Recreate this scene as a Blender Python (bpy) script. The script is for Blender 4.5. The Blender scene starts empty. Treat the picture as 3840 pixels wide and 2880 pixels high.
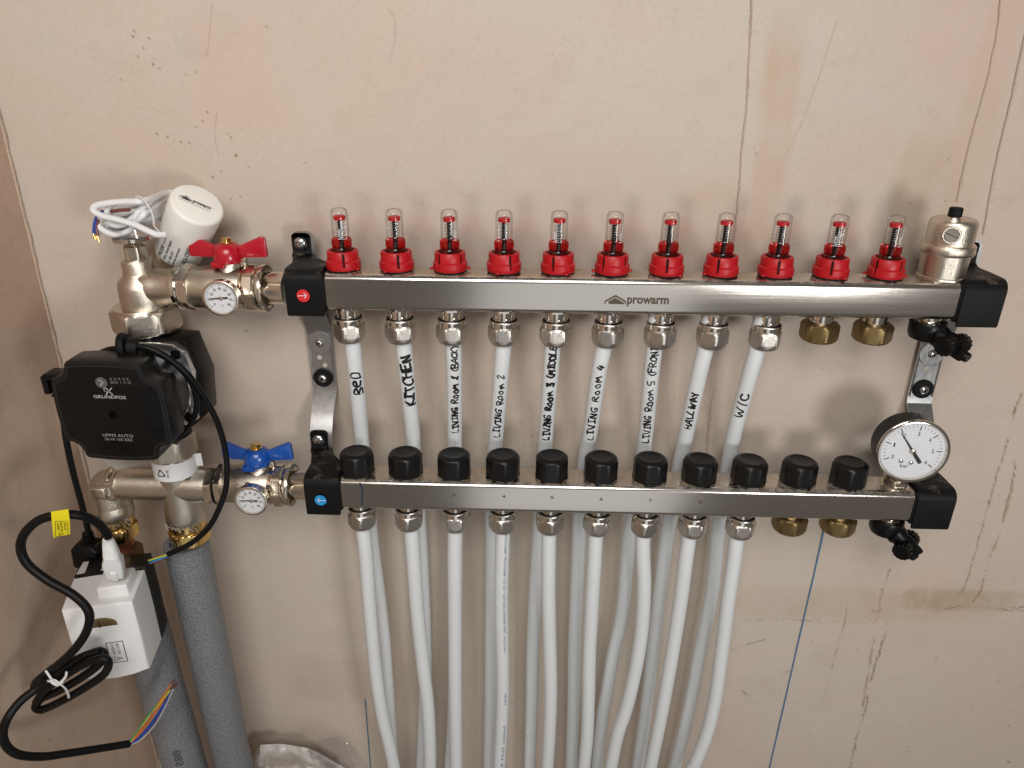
import bpy, bmesh, math, random
from mathutils import Vector, Matrix, Euler, noise as mnoise

random.seed(7)
PI = math.pi
SC = bpy.context.scene
COL = SC.collection
S = 0.001                      # everything below is written in millimetres

# ------------------------------------------------------------------ camera
FPX = 2700.0                   # focal length in pixels of a 3840 px wide frame
CAM = Vector((-73.2, -717.2, 175.9))
YAW, PITCH, ROLL = -0.02829, 0.41668, -0.00765


def cam_axes():
    cy, sy, cp, sp = math.cos(YAW), math.sin(YAW), math.cos(PITCH), math.sin(PITCH)
    f = Vector((sy * cp, cy * cp, -sp))
    r = Vector((cy, -sy, 0))
    d = f.cross(r)
    cr, sr = math.cos(ROLL), math.sin(ROLL)
    return cr * r + sr * d, -sr * r + cr * d, f


RIGHT, DOWN, FWD = cam_axes()
cam_data = bpy.data.cameras.new('camera')
cam_data.sensor_width = 36
cam_data.lens = FPX / 3840 * 36
cam_data.clip_start = 0.01
cam_data.clip_end = 50
cam = bpy.data.objects.new('camera', cam_data)
COL.objects.link(cam)
m3 = Matrix((RIGHT, -DOWN, -FWD)).transposed()
cam.matrix_world = Matrix.Translation(CAM * S) @ m3.to_4x4()
SC.camera = cam

# ------------------------------------------------------------------ light
w = bpy.data.worlds.new('World')
SC.world = w
w.use_nodes = True
bg = w.node_tree.nodes['Background']
bg.inputs[0].default_value = (1.0, 0.91, 0.83, 1)
bg.inputs[1].default_value = 0.125


def area(name, loc, target, sx, sy, power, col):
    l = bpy.data.lights.new(name, 'AREA')
    l.shape = 'RECTANGLE'
    l.size, l.size_y = sx, sy
    l.energy = power
    l.color = col
    o = bpy.data.objects.new(name, l)
    COL.objects.link(o)
    o.location = loc
    o.rotation_euler = (Vector(target) - Vector(loc)).to_track_quat('-Z', 'Y').to_euler()
    return o


area('window_light', (0.62, -1.36, -0.10), (0, 0, -0.1), 0.29, 0.28, 6.2, (1.0, 0.99, 0.98))
area('room_light', (0.12, -2.1, -0.98), (0.0, 0, -0.3), 0.85, 1.75, 2.9, (0.95, 0.98, 1.0))
area('ceiling_light', (-0.16, -1.28, 0.74), (-0.66, 0, -0.05), 0.8, 0.6, 13.6, (1.0, 0.975, 0.95))

vs = SC.view_settings
vs.view_transform = 'Standard'
vs.look = 'None'
vs.exposure = 0.0
vs.gamma = 1.0
try:
    SC.cycles.max_bounces = 10
    SC.cycles.transparent_max_bounces = 24
    SC.cycles.use_denoising = True
    SC.cycles.caustics_reflective = False
    SC.cycles.caustics_refractive = False
except Exception:
    pass

# ------------------------------------------------------------------ helpers


def at(u, v, y):
    """photo pixel (3840 px frame) -> point in mm on the plane at depth y"""
    d = RIGHT * ((u - 1920) / FPX) + DOWN * ((v - 1440) / FPX) + FWD
    t = (y - CAM.y) / d.y
    return CAM + d * t


def crop(x0, y0, k):
    return lambda x, y: (x0 + x * k, y0 + y * k)


c1 = crop(0, 600, .4973)
c2 = crop(0, 1200, .4973)
c3 = crop(0, 1850, .6208)
c5 = crop(250, 1950, .2412)
c7 = crop(250, 600, .3165)
cb = crop(0, 2250, .3798)


def frame(o, z, xh=(1, 0, 0)):
    z = Vector(z).normalized()
    x = Vector(xh)
    x = (x - z * x.dot(z)).normalized()
    y = z.cross(x)
    m = Matrix((x, y, z)).transposed().to_4x4()
    m.translation = Vector(o)
    return m


def catmull(pts, n=8):
    pts = [Vector(p) for p in pts]
    if len(pts) < 3:
        return pts
    P = [pts[0] * 2 - pts[1]] + pts + [pts[-1] * 2 - pts[-2]]
    out = []
    for i in range(1, len(P) - 2):
        a, b, c, d = P[i - 1:i + 3]
        for k in range(n):
            t = k / n
            out.append(0.5 * ((2 * b) + (c - a) * t + (2 * a - 5 * b + 4 * c - d) * t * t + (3 * b - a - 3 * c + d) * t ** 3))
    out.append(pts[-1])
    return out


class G:
    """collects faces (mm) that become ONE mesh"""

    def __init__(s):
        s.v, s.f = [], []

    def add(s, vs_, fs_, M=None):
        b = len(s.v)
        for p in vs_:
            p = Vector(p)
            s.v.append(M @ p if M else p)
        s.f += [tuple(b + i for i in f) for f in fs_]
        return s

    def rings(s, rings, cap0=True, cap1=True, M=None, closed=True):
        n = len(rings[0])
        vs_ = [p for r in rings for p in r]
        fs_ = []
        for k in range(len(rings) - 1):
            for i in range(n if closed else n - 1):
                j = (i + 1) % n
                fs_.append((k * n + i, k * n + j, (k + 1) * n + j, (k + 1) * n + i))
        if cap0:
            fs_.append(tuple(range(n - 1, -1, -1)))
        if cap1:
            fs_.append(tuple((len(rings) - 1) * n + i for i in range(n)))
        return s.add(vs_, fs_, M)

    def radial(s, prof, n=40, M=None, cap0=True, cap1=True, ph=0.0):
        """prof: [(z, r or r(phi))] bottom to top"""
        R = []
        for z, r in prof:
            ring = []
            for i in range(n):
                a = ph + 2 * PI * i / n
                rr = r(a - ph) if callable(r) else r
                ring.append((rr * math.cos(a), rr * math.sin(a), z))
            R.append(ring)
        return s.rings(R, cap0, cap1, M)

    def tube(s, pts, r, n=10, cap=True, flat=1.0):
        pts = [Vector(p) for p in pts]
        N = len(pts)
        t0 = (pts[1] - pts[0]).normalized()
        up = Vector((0, -1, 0)) if abs(t0.y) < .9 else Vector((1, 0, 0))
        x = (up - t0 * up.dot(t0)).normalized()
        R = []
        for i, p in enumerate(pts):
            t = (pts[min(i + 1, N - 1)] - pts[max(i - 1, 0)]).normalized()
            x = (x - t * x.dot(t)).normalized()
            y = t.cross(x)
            rr = r[i] if isinstance(r, (list, tuple)) else r
            R.append([p + x * rr * flat * math.cos(2 * PI * k / n) + y * rr * math.sin(2 * PI * k / n) for k in range(n)])
        return s.rings(R, cap, cap)

    def box(s, size, c=(0, 0, 0), bev=0.6, M=None, seg=2):
        bm = bmesh.new()
        bmesh.ops.create_cube(bm, size=1)
        for v in bm.verts:
            v.co = Vector((v.co.x * size[0] + c[0], v.co.y * size[1] + c[1], v.co.z * size[2] + c[2]))
        if bev:
            bmesh.ops.bevel(bm, geom=bm.edges[:], offset=bev, segments=seg, profile=.5, affect='EDGES')
        bm.verts.index_update()
        s.add([v.co for v in bm.verts], [[v.index for v in f.verts] for f in bm.faces], M)
        bm.free()
        return s

    def hexa(s, pts, bev=0.0, M=None):
        """8 corners: bottom 4 ccw, top 4 ccw"""
        bm = bmesh.new()
        vv = [bm.verts.new(p) for p in pts]
        for f in ((3, 2, 1, 0), (4, 5, 6, 7), (0, 1, 5, 4), (1, 2, 6, 5), (2, 3, 7, 6), (3, 0, 4, 7)):
            bm.faces.new([vv[i] for i in f])
        bmesh.ops.recalc_face_normals(bm, faces=bm.faces[:])
        if bev:
            bmesh.ops.bevel(bm, geom=bm.edges[:], offset=bev, segments=3, profile=.5, affect='EDGES')
        bm.verts.index_update()
        s.add([v.co for v in bm.verts], [[v.index for v in f.verts] for f in bm.faces], M)
        bm.free()
        return s

    def prism(s, outline, z0, z1, bev=0.0, M=None):
        """closed ccw 2D outline extruded along local z, edges rounded by bev"""
        n = len(outline)
        nor = []
        for i in range(n):
            a, b, c = [Vector(outline[j % n]) for j in (i - 1, i, i + 1)]
            e1, e2 = (b - a).normalized(), (c - b).normalized()
            nn = Vector((e1.y + e2.y, -(e1.x + e2.x)))
            nor.append(nn.normalized() if nn.length > 1e-6 else Vector((0, 0)))

        def ring(z, ins):
            return [(outline[i][0] - nor[i].x * ins, outline[i][1] - nor[i].y * ins, z) for i in range(n)]
        if bev:
            L = [ring(z0, bev), ring(z0 + .3 * bev, .3 * bev), ring(z0 + bev, 0), ring(z1 - bev, 0), ring(z1 - .3 * bev, .3 * bev), ring(z1, bev)]
        else:
            L = [ring(z0, 0), ring(z1, 0)]
        return s.rings(L, True, True, M)

    def stroke(s, pts, wd, M=None, fn=None, n=5):
        """flat ribbon through 2D points; fn maps (x,y) to 3D"""
        P = catmull([(p[0], p[1], 0) for p in pts], n) if len(pts) > 2 else [Vector((p[0], p[1], 0)).lerp(Vector((pts[1][0], pts[1][1], 0)), 0) for p in pts]
        if len(P) == 2:
            a, b = P
            P = [a.lerp(b, k / 6) for k in range(7)]
        L, Rr = [], []
        N = len(P)
        for i, p in enumerate(P):
            t = (P[min(i + 1, N - 1)] - P[max(i - 1, 0)])
            t = t.normalized() if t.length > 1e-9 else Vector((1, 0, 0))
            nn = Vector((-t.y, t.x, 0)) * wd * .5
            e = t * wd * .35 if i == N - 1 else (-t * wd * .35 if i == 0 else Vector())
            L.append(p + nn + e)
            Rr.append(p - nn + e)
        vs_ = L + Rr
        if fn:
            vs_ = [fn(v.x, v.y) for v in vs_]
        s.add(vs_, [(i + N, i + N + 1, i + 1, i) for i in range(N - 1)], M)
        return s

    def sheet(s, prof, th):
        """bent strip; prof [(y,z,xl,xr)]; thickness to the side"""
        N = len(prof)
        R = []
        for i, (y, z, xl, xr) in enumerate(prof):
            a, b = prof[max(i - 1, 0)], prof[min(i + 1, N - 1)]
            t = Vector((b[0] - a[0], b[1] - a[1])).normalized()
            nn = Vector((-t.y, t.x)) * th
            R.append([(xl, y, z), (xr, y, z), (xr, y + nn.x, z + nn.y), (xl, y + nn.x, z + nn.y)])
        return s.rings(R)


OFF = {}


def build(g, name, mat, parent=None, ang=35):
    me = bpy.data.meshes.new(name)
    off = OFF.get(parent.name, Vector()) if parent else Vector()
    me.from_pydata([tuple((p - off) * S) for p in g.v], [], g.f)
    me.validate()
    bm = bmesh.new()
    bm.from_mesh(me)
    bmesh.ops.recalc_face_normals(bm, faces=bm.faces[:])
    bm.to_mesh(me)
    bm.free()
    me.polygons.foreach_set('use_smooth', [True] * len(me.polygons))
    me.set_sharp_from_angle(angle=math.radians(ang))
    me.materials.append(mat)
    o = bpy.data.objects.new(name, me)
    COL.objects.link(o)
    if parent:
        o.parent = parent
        OFF[o.name] = off
    return o


def thing(name, label, cat, loc=(0, 0, 0), group=None):
    o = bpy.data.objects.new(name, None)
    o.empty_display_size = .02
    COL.objects.link(o)
    o.location = Vector(loc) * S
    OFF[o.name] = Vector(loc)
    tag(o, label, cat, group)
    return o


def tag(o, label, cat, group=None):
    o['label'] = label
    o['category'] = cat
    if group:
        o['group'] = group
    return o


def copy_tree(o, parent=None):
    c = o.copy()
    COL.objects.link(c)
    c.parent = parent
    for ch in list(o.children):
        copy_tree(ch, c)
    return c


def hexr(af, n=6, rnd=1.0):
    """polygon radius by angle, across-flats af, corners softened by rnd"""
    def r(a):
        k = 2 * PI / n
        b = (a % k) - k / 2
        return min(af / 2 / math.cos(b), af / 2 / math.cos(k / 2) - rnd)
    return r


def hexprof(af, z0, z1, ch=2.0, n=6, rnd=.5):
    h = hexr(af, n, rnd)
    lim = af / 2 - .3

    def cap(c):
        return lambda a: min(h(a), c)
    R = af / 2 / math.cos(PI / n) - rnd
    return [(z0, cap(lim)), (z0 + ch * .4, cap(lim + (R - lim) * .55)), (z0 + ch, h), (z1 - ch, h), (z1 - ch * .4, cap(lim + (R - lim) * .55)), (z1, cap(lim))]


_txt = {}


def text(s, W, H=None, bold=0.0, italic=0.0):
    """flat lettering centred on the origin, W mm wide (H mm tall); returns verts, faces"""
    key = (s, bold, italic)
    if key not in _txt:
        cu = bpy.data.curves.new('t', 'FONT')
        cu.body = s
        cu.size = 1
        cu.offset = bold
        cu.shear = italic
        cu.resolution_u = 3
        o = bpy.data.objects.new('t', cu)
        COL.objects.link(o)
        dg = bpy.context.evaluated_depsgraph_get()
        me = bpy.data.meshes.new_from_object(o.evaluated_get(dg))
        _txt[key] = ([v.co.copy() for v in me.vertices], [tuple(p.vertices) for p in me.polygons])
        bpy.data.objects.remove(o)
        bpy.data.curves.remove(cu)
        bpy.data.meshes.remove(me)
    vv, ff = _txt[key]
    x0, x1 = min(v.x for v in vv), max(v.x for v in vv)
    y0, y1 = min(v.y for v in vv), max(v.y for v in vv)
    k = W / (x1 - x0)
    kh = (H / (y1 - y0)) if H else k
    return [Vector(((v.x - (x0 + x1) / 2) * k, (v.y - (y0 + y1) / 2) * kh, 0)) for v in vv], ff


def house(k=1.0, dx=0.0, dy=0.0):
    """the roof-and-house mark: returns list of polygons"""
    a = [(-10, -1.2), (0, 4.6), (10, -1.2), (10, -4.4), (9.0, -4.4), (9.0, -2.4), (0, 2.6), (-9, -2.4), (-9, -4.4), (-10, -4.4)]
    b = [(-5.5, -4.4), (-7.0, -2.2), (0, 1.6), (8.2, -3.0), (8.2, -4.4)]
    return [[(x * k + dx, y * k + dy, 0) for x, y in p] for p in (a, b)]


# ------------------------------------------------------------------ materials
def nmat(name):
    m = bpy.data.materials.new(name)
    m.use_nodes = True
    nt = m.node_tree
    return m, nt, nt.nodes['Principled BSDF']


def mat(name, col, rough=.5, metal=0.0, var=.08, vscale=60, bump=0.0, bscale=300, spec=.5, coat=0.0, stretch=None, rvar=.1, dust=0.0, dustcol=(.40, .29, .18), bdist=.0006):
    m, nt, b = nmat(name)
    N, L = nt.nodes, nt.links
    tc = N.new('ShaderNodeTexCoord')
    mp = N.new('ShaderNodeMapping')
    if stretch:
        mp.inputs['Scale'].default_value = stretch
    L.new(tc.outputs['Object'], mp.inputs[0])
    nz = N.new('ShaderNodeTexNoise')
    nz.inputs['Scale'].default_value = vscale
    nz.inputs['Detail'].default_value = 6
    L.new(mp.outputs[0], nz.inputs[0])
    mx = N.new('ShaderNodeMix')
    mx.data_type = 'RGBA'
    c = Vector(col)
    mx.inputs[6].default_value = (*(c * (1 - var)), 1)
    mx.inputs[7].default_value = (*[min(1, q) for q in (c * (1 + var))], 1)
    L.new(nz.outputs[0], mx.inputs[0])
    colout = mx.outputs[2]
    if dust:
        geo = N.new('ShaderNodeNewGeometry')
        sp = N.new('ShaderNodeSeparateXYZ')
        L.new(geo.outputs['Normal'], sp.inputs[0])
        n2 = N.new('ShaderNodeTexNoise')
        n2.inputs['Scale'].default_value = 70
        n2.inputs['Detail'].default_value = 8
        n2.inputs['Roughness'].default_value = .75
        L.new(tc.outputs['Object'], n2.inputs[0])
        r1 = N.new('ShaderNodeMapRange')
        r1.inputs[1].default_value, r1.inputs[2].default_value = .5, .95
        L.new(sp.outputs[2], r1.inputs[0])
        r2 = N.new('ShaderNodeMapRange')
        r2.inputs[1].default_value, r2.inputs[2].default_value = .62 - dust * .3, .8 - dust * .25
        L.new(n2.outputs[0], r2.inputs[0])
        mu = N.new('ShaderNodeMath')
        mu.operation = 'MULTIPLY'
        L.new(r1.outputs[0], mu.inputs[0])
        L.new(r2.outputs[0], mu.inputs[1])
        m2 = N.new('ShaderNodeMix')
        m2.data_type = 'RGBA'
        L.new(mu.outputs[0], m2.inputs[0])
        L.new(colout, m2.inputs[6])
        m2.inputs[7].default_value = (*dustcol, 1)
        colout = m2.outputs[2]
        if metal:
            mm = N.new('ShaderNodeMapRange')
            mm.inputs[3].default_value, mm.inputs[4].default_value = metal, 0
            L.new(mu.outputs[0], mm.inputs[0])
            L.new(mm.outputs[0], b.inputs['Metallic'])
    L.new(colout, b.inputs['Base Color'])
    b.inputs['Metallic'].default_value = metal
    rr = N.new('ShaderNodeMapRange')
    rr.inputs[3].default_value = max(.02, rough - rvar)
    rr.inputs[4].default_value = min(1, rough + rvar)
    L.new(nz.outputs[0], rr.inputs[0])
    L.new(rr.outputs[0], b.inputs['Roughness'])
    b.inputs['Specular IOR Level'].default_value = spec
    b.inputs['Coat Weight'].default_value = coat
    b.inputs['Coat Roughness'].default_value = .15
    if bump:
        nb = N.new('ShaderNodeTexNoise')
        nb.inputs['Scale'].default_value = bscale
        nb.inputs['Detail'].default_value = 3
        L.new(mp.outputs[0], nb.inputs[0])
        bp_ = N.new('ShaderNodeBump')
        bp_.inputs['Strength'].default_value = bump
        bp_.inputs['Distance'].default_value = bdist
        L.new(nb.outputs[0], bp_.inputs['Height'])
        L.new(bp_.outputs[0], b.inputs['Normal'])
    return m


def clear(name, col=(1, 1, 1), gloss=.06, base=.015):
    """thin clear plastic: see-through with fresnel gloss"""
    m = bpy.data.materials.new(name)
    m.use_nodes = True
    nt = m.node_tree
    N, L = nt.nodes, nt.links
    N.remove(N['Principled BSDF'])
    tr = N.new('ShaderNodeBsdfTransparent')
    tr.inputs[0].default_value = (*col, 1)
    gl = N.new('ShaderNodeBsdfGlossy')
    gl.inputs['Roughness'].default_value = gloss
    fr = N.new('ShaderNodeLayerWeight')
    fr.inputs[0].default_value = .25
    mr = N.new('ShaderNodeMapRange')
    mr.inputs[3].default_value, mr.inputs[4].default_value = base, .5
    L.new(fr.outputs['Fresnel'], mr.inputs[0])
    ms = N.new('ShaderNodeMixShader')
    L.new(mr.outputs[0], ms.inputs[0])
    L.new(tr.outputs[0], ms.inputs[1])
    L.new(gl.outputs[0], ms.inputs[2])
    L.new(ms.outputs[0], N['Material Output'].inputs[0])
    return m


def plaster(name, A, B, C, dark, scale=1.0, speck=.5, smear=(1, 1, 1.8), bands=(), pale=(.63, .56, .48)):
    """trowelled gypsum: big pink/grey patches, horizontal trowel smears, pin holes"""
    m, nt, b = nmat(name)
    N, L = nt.nodes, nt.links
    tc = N.new('ShaderNodeTexCoord')

    def noise(sc, det, rough=.55, mp=None, dist=0.0):
        n = N.new('ShaderNodeTexNoise')
        n.inputs['Scale'].default_value = sc
        n.inputs['Detail'].default_value = det
        n.inputs['Roughness'].default_value = rough
        n.inputs['Distortion'].default_value = dist
        if mp:
            q = N.new('ShaderNodeMapping')
            q.inputs['Scale'].default_value = mp
            q.inputs['Location'].default_value = (random.random() * 9, random.random() * 9, random.random() * 9)
            L.new(tc.outputs['Object'], q.inputs[0])
            L.new(q.outputs[0], n.inputs[0])
        else:
            L.new(tc.outputs['Object'], n.inputs[0])
        return n.outputs[0]

    def rng(o, a, b_, c=0.0, d=1.0):
        r = N.new('ShaderNodeMapRange')
        r.inputs[1].default_value, r.inputs[2].default_value = a, b_
        r.inputs[3].default_value, r.inputs[4].default_value = c, d
        L.new(o, r.inputs[0])
        return r.outputs[0]

    def mix(f, x, y):
        q = N.new('ShaderNodeMix')
        q.data_type = 'RGBA'
        L.new(f, q.inputs[0])
        for k, z in ((6, x), (7, y)):
            if isinstance(z, tuple):
                q.inputs[k].default_value = (*z, 1)
            else:
                L.new(z, q.inputs[k])
        return q.outputs[2]
    c = mix(rng(noise(5.0 * scale, 6, .62, (1, 1, 1.15), .9), .38, .64), A, B)
    c = mix(rng(noise(2.6 * scale, 5, .62, (1, 1, 1), .7), .44, .68, 0, .75), c, C)
    c = mix(rng(noise(11 * scale, 9, .72, smear, .8), .50, .74, 0, .5), c, C)
    c = mix(rng(noise(16 * scale, 10, .78, (1, 1, 1.5), .5), .54, .80, 0, .5), c, dark)
    c = mix(rng(noise(7 * scale, 8, .75, (1, 1, 1.3), 1.2), .57, .75, 0, .45), c, pale)
    c = mix(rng(noise(210, 5, .85), .50, .80, 0, .5), c, dark)
    if bands:
        sx = N.new('ShaderNodeSeparateXYZ')
        L.new(tc.outputs['Object'], sx.inputs[0])
        nb_ = noise(30, 6, .7, (1, 1, .5))

        def mth(op, a, b_):
            q = N.new('ShaderNodeMath')
            q.operation = op
            for k, z in ((0, a), (1, b_)):
                if isinstance(z, (int, float)):
                    q.inputs[k].default_value = z
                else:
                    L.new(z, q.inputs[k])
            return q.outputs[0]
        for xc, hw, zc, hz, st_, cb_ in bands:
            wx = mth('ADD', sx.outputs[0], mth('MULTIPLY', nb_, hw * .9))
            fx = rng(mth('ABSOLUTE', mth('SUBTRACT', wx, xc + hw * .45), 0.0), hw * .55, hw, 1, 0)
            fz = rng(mth('ABSOLUTE', mth('SUBTRACT', sx.outputs[2], zc), 0.0), hz * .6, hz, 1, 0)
            fm_ = mth('MULTIPLY', mth('MULTIPLY', fx, fz), mth('MULTIPLY', rng(nb_, .35, .6, .35, 1), st_))
            c = mix(fm_, c, cb_)
    v = N.new('ShaderNodeTexVoronoi')
    v.inputs['Scale'].default_value = 55
    L.new(tc.outputs['Object'], v.inputs['Vector'])
    pin = rng(v.outputs['Distance'], .05, .10, 1, 0)
    sel = rng(noise(7, 3), .55, .65, 0, speck)
    mu = N.new('ShaderNodeMath')
    mu.operation = 'MULTIPLY'
    L.new(pin, mu.inputs[0])
    L.new(sel, mu.inputs[1])
    c = mix(mu.outputs[0], c, (.16, .10, .065))
    L.new(c, b.inputs['Base Color'])
    b.inputs['Roughness'].default_value = .62
    b.inputs['Specular IOR Level'].default_value = .3
    h1 = noise(18, 5, .5, (1, 1, 1.3))
    h2 = noise(600, 3)
    ad = N.new('ShaderNodeMath')
    ad.operation = 'MULTIPLY_ADD'
    ad.inputs[1].default_value = .16
    L.new(h2, ad.inputs[0])
    L.new(h1, ad.inputs[2])
    bp_ = N.new('ShaderNodeBump')
    bp_.inputs['Strength'].default_value = .35
    bp_.inputs['Distance'].default_value = .003
    L.new(ad.outputs[0], bp_.inputs['Height'])
    L.new(bp_.outputs[0], b.inputs['Normal'])
    return m


M_WALL = plaster('plaster_wall', (.605, .515, .43), (.575, .515, .44), (.60, .465, .385), (.41, .325, .26),
                 bands=((.150, .020, .10, .13, .75, (.54, .39, .28)), (.10, .05, .035, .05, .5, (.56, .42, .31)), (.300, .035, .06, .07, .7, (.53, .41, .29)), (.335, .022, .12, .16, .6, (.54, .41, .30)), (.31, .05, .20, .05, .6, (.62, .45, .37)), (.33, .20, -.43, .03, .55, (.50, .385, .285)), (-.35, .05, .17, .06, .5, (.62, .46, .38)), (-.02, .09, .06, .06, .45, (.60, .44, .36)), (.46, .08, -.42, .02, .9, (.42, .32, .21)), (-.30, .1, -.58, .05, .4, (.46, .36, .28))))
M_SIDE = plaster('plaster_side', (.57, .425, .325), (.52, .38, .285), (.63, .485, .38), (.37, .255, .18), 1.4, .3, (1.6, 1.2, 1), (), (.55, .44, .36))
M_CRACK = mat('crack_plaster', (.38, .275, .195), .9, var=.35, vscale=400)
M_RIDGE = mat('ridge_plaster', (.50, .385, .29), .85, var=.2, vscale=300, bump=.6, bscale=900)
M_STAIN = mat('stain_plaster', (.47, .36, .27), .85, var=.2, vscale=200)
M_STEEL = mat('brushed_steel', (.63, .585, .53), .16, 1.0, var=.035, vscale=1.0, bump=.025, bscale=1.0, stretch=(10, 900, 900), rvar=.035, dust=.55)
M_NICKEL = mat('nickel_cast', (.66, .60, .51), .30, 1.0, var=.05, bump=.5, bscale=1300, rvar=.05)
M_NICKS = mat('nickel_smooth', (.68, .62, .53), .22, 1.0, var=.04, rvar=.05, bump=.05, bscale=700)
M_CHROME = mat('chrome', (.74, .69, .62), .10, 1.0, var=.03, rvar=.03)
M_NUT = mat('nut_nickel', (.60, .565, .51), .30, 1.0, var=.06, bump=.35, bscale=1500, rvar=.05)
M_BRASS = mat('brass', (.72, .50, .20), .20, 1.0, var=.1, rvar=.06)
M_BRASSD = mat('brass_dull', (.28, .20, .09), .42, 1.0, var=.12, bump=.25, bscale=1200)
M_BRONZE = mat('bronze_aged', (.20, .125, .065), .55, .7, var=.25, bump=.3, bscale=500)
M_COPPER = mat('copper_pipe', (.42, .17, .11), .45, 1.0, var=.2)
M_ZINC = mat('zinc_plate', (.52, .53, .53), .33, 1.0, var=.15, vscale=90, stretch=(3, 3, 1), rvar=.08, bump=.08)
M_SCREW = mat('screw_zinc', (.62, .63, .65), .2, 1.0, var=.1)
M_ALU = mat('aluminium', (.70, .70, .70), .25, 1.0, var=.08, bump=.2, bscale=600)
M_RED = mat('red_plastic', (.47, .005, .010), .42, var=.06, bump=.1, bscale=900, dust=.02)
M_REDM = mat('red_paint', (.45, .006, .02), .22, var=.04, coat=.3)
M_BLUEM = mat('blue_paint', (.006, .075, .36), .25, var=.05, coat=.3)
M_BLACK = mat('black_plastic', (.0055, .0055, .0057), .36, spec=.36, var=.3, bump=.15, bscale=700, dust=.12, dustcol=(.16, .13, .10))
M_BLACKS = mat('black_satin', (.0045, .0045, .0047), .34, spec=.22, var=.2, rvar=.06, bump=.06)
M_FACE = mat('black_face', (.0045, .0045, .0047), .30, spec=.22, var=.4, vscale=200, rvar=.12, dust=.0, bump=.12, bscale=900)
M_CLAMP = mat('black_powder', (.0045, .0045, .0047), .5, spec=.22, var=.2, dust=.28, dustcol=(.20, .16, .12), bump=.15, bscale=1200)
M_RUB = mat('black_rubber', (.0045, .0045, .0047), .62, spec=.22, var=.2)
M_CABLE = mat('cable_black', (.0045, .0045, .0047), .45, spec=.22, var=.25, bump=.05)
M_WHITE = mat('white_plastic', (.80, .80, .79), .35, var=.02)
M_IVORY = mat('ivory_plastic', (.89, .875, .82), .38, var=.02)
M_PIPE = mat('white_pipe', (.74, .77, .78), .36, var=.04, vscale=25, rvar=.06, dust=.0)
M_WCAB = mat('white_cable', (.80, .81, .82), .4, var=.03)
M_FOAM = mat('grey_foam', (.20, .207, .218), .42, var=.5, vscale=420, bump=1.0, bscale=420, spec=.7, bdist=.0022)
M_DIAL = mat('dial_white', (.80, .81, .83), .5, var=.01)
M_INK = mat('marker_ink', (.006, .006, .008), .5, var=.1)
M_PRINT = mat('grey_print', (.32, .32, .32), .5, var=.05)
M_HOLE = mat('dark_hole', (.002, .002, .002), .95, spec=.05)
M_EDGE = mat('face_edge', (.028, .028, .028), .4, var=.3, vscale=300)
M_FOAMP = mat('foam_print', (.075, .077, .08), .7, var=.4, vscale=600)
M_PRINTD = mat('dim_print', (.10, .10, .10), .5, var=.05)
M_PALEB = mat('blue_grey_print', (.16, .20, .27), .5, var=.1)
M_ETCH = mat('etched_steel', (.085, .06, .04), .6, 0, var=.1)
M_ETCH2 = mat('etched_number', (.11, .085, .065), .6, 0, var=.1)
M_BLUEINK = mat('blue_line', (.035, .16, .32), .7, var=.25, vscale=150)
M_DKBLUE = mat('dark_blue_ink', (.012, .03, .06), .5, var=.1)
M_YEL = mat('yellow_label', (.80, .68, .015), .4, var=.03)
M_STRED = mat('sticker_red', (.66, .025, .03), .4, var=.03)
M_STBLU = mat('sticker_blue', (.02, .28, .62), .4, var=.03)
M_PAPER = mat('paper_label', (.62, .61, .58), .55, var=.04)
M_GLASS = clear('clear_plastic')
M_GLASSR = clear('red_clear', (.86, .10, .10), .12, .05)
M_FILM = clear('clear_film', (.93, .93, .95), .12, .05)
M_SPRING = mat('spring_steel', (.35, .34, .33), .3, 1.0)
M_AMBER = mat('amber_lens', (.20, .145, .07), .2, .3, var=.1)
M_DUST = mat('sawdust', (.46, .33, .19), .95, var=.3, vscale=900)
M_BAG = mat('bag_film', (.60, .57, .53), .3, var=.12, vscale=40, bump=.4, bscale=90)
M_FIBRE = mat('hemp_fibre', (.62, .58, .50), .8)
WIRE = {k: mat('wire_' + k, c, .4, var=.08) for k, c in dict(orange=(.62, .16, .03), green=(.04, .32, .10), yellow=(.62, .52, .05), blue=(.02, .06, .32), sky=(.03, .25, .65), brown=(.16, .045, .035), grey=(.42, .42, .42), white=(.75, .75, .75)).items()}

# ------------------------------------------------------------------ the walls
CX = -588                      # inner corner


def struct(g, name, m, parent=None):
    o = build(g, name, m, parent, 60)
    if parent is None:
        o['kind'] = 'structure'
    return o


def wallgrid(fn, nu, nv):
    g = G()
    vs_ = [fn(i / nu, j / nv) for j in range(nv + 1) for i in range(nu + 1)]
    g.add(vs_, [(j * (nu + 1) + i, j * (nu + 1) + i + 1, (j + 1) * (nu + 1) + i + 1, (j + 1) * (nu + 1) + i) for j in range(nv) for i in range(nu)])
    return g


def corner_x(z):
    return CX + .0215 * z


def back_pt(a, b):
    z = -1150 + 1850 * b
    x0 = corner_x(z) - 6
    x = x0 + (1100 - x0) * a
    return (x, 1.2 * mnoise.noise((x * .008, z * .008, 3)) if a > .02 else 0, z)


def side_pt(a, b):
    z = -1150 + 1850 * b
    y = 6 - 1000 * a
    return (corner_x(z) + 1.6 * mnoise.noise((y * .008, z * .006, 9)), y, z)


back_wall = struct(wallgrid(back_pt, 90, 90), 'back_wall', M_WALL)
side_wall = struct(wallgrid(side_pt, 50, 80), 'side_wall', M_SIDE)
back_wall['label'] = 'bare pink plaster wall behind the manifolds'
side_wall['label'] = 'brown bare plaster side wall at the left edge'


def wob(i, k, s):
    return mnoise.noise((i * k, s * 7.31, 1.7))


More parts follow.
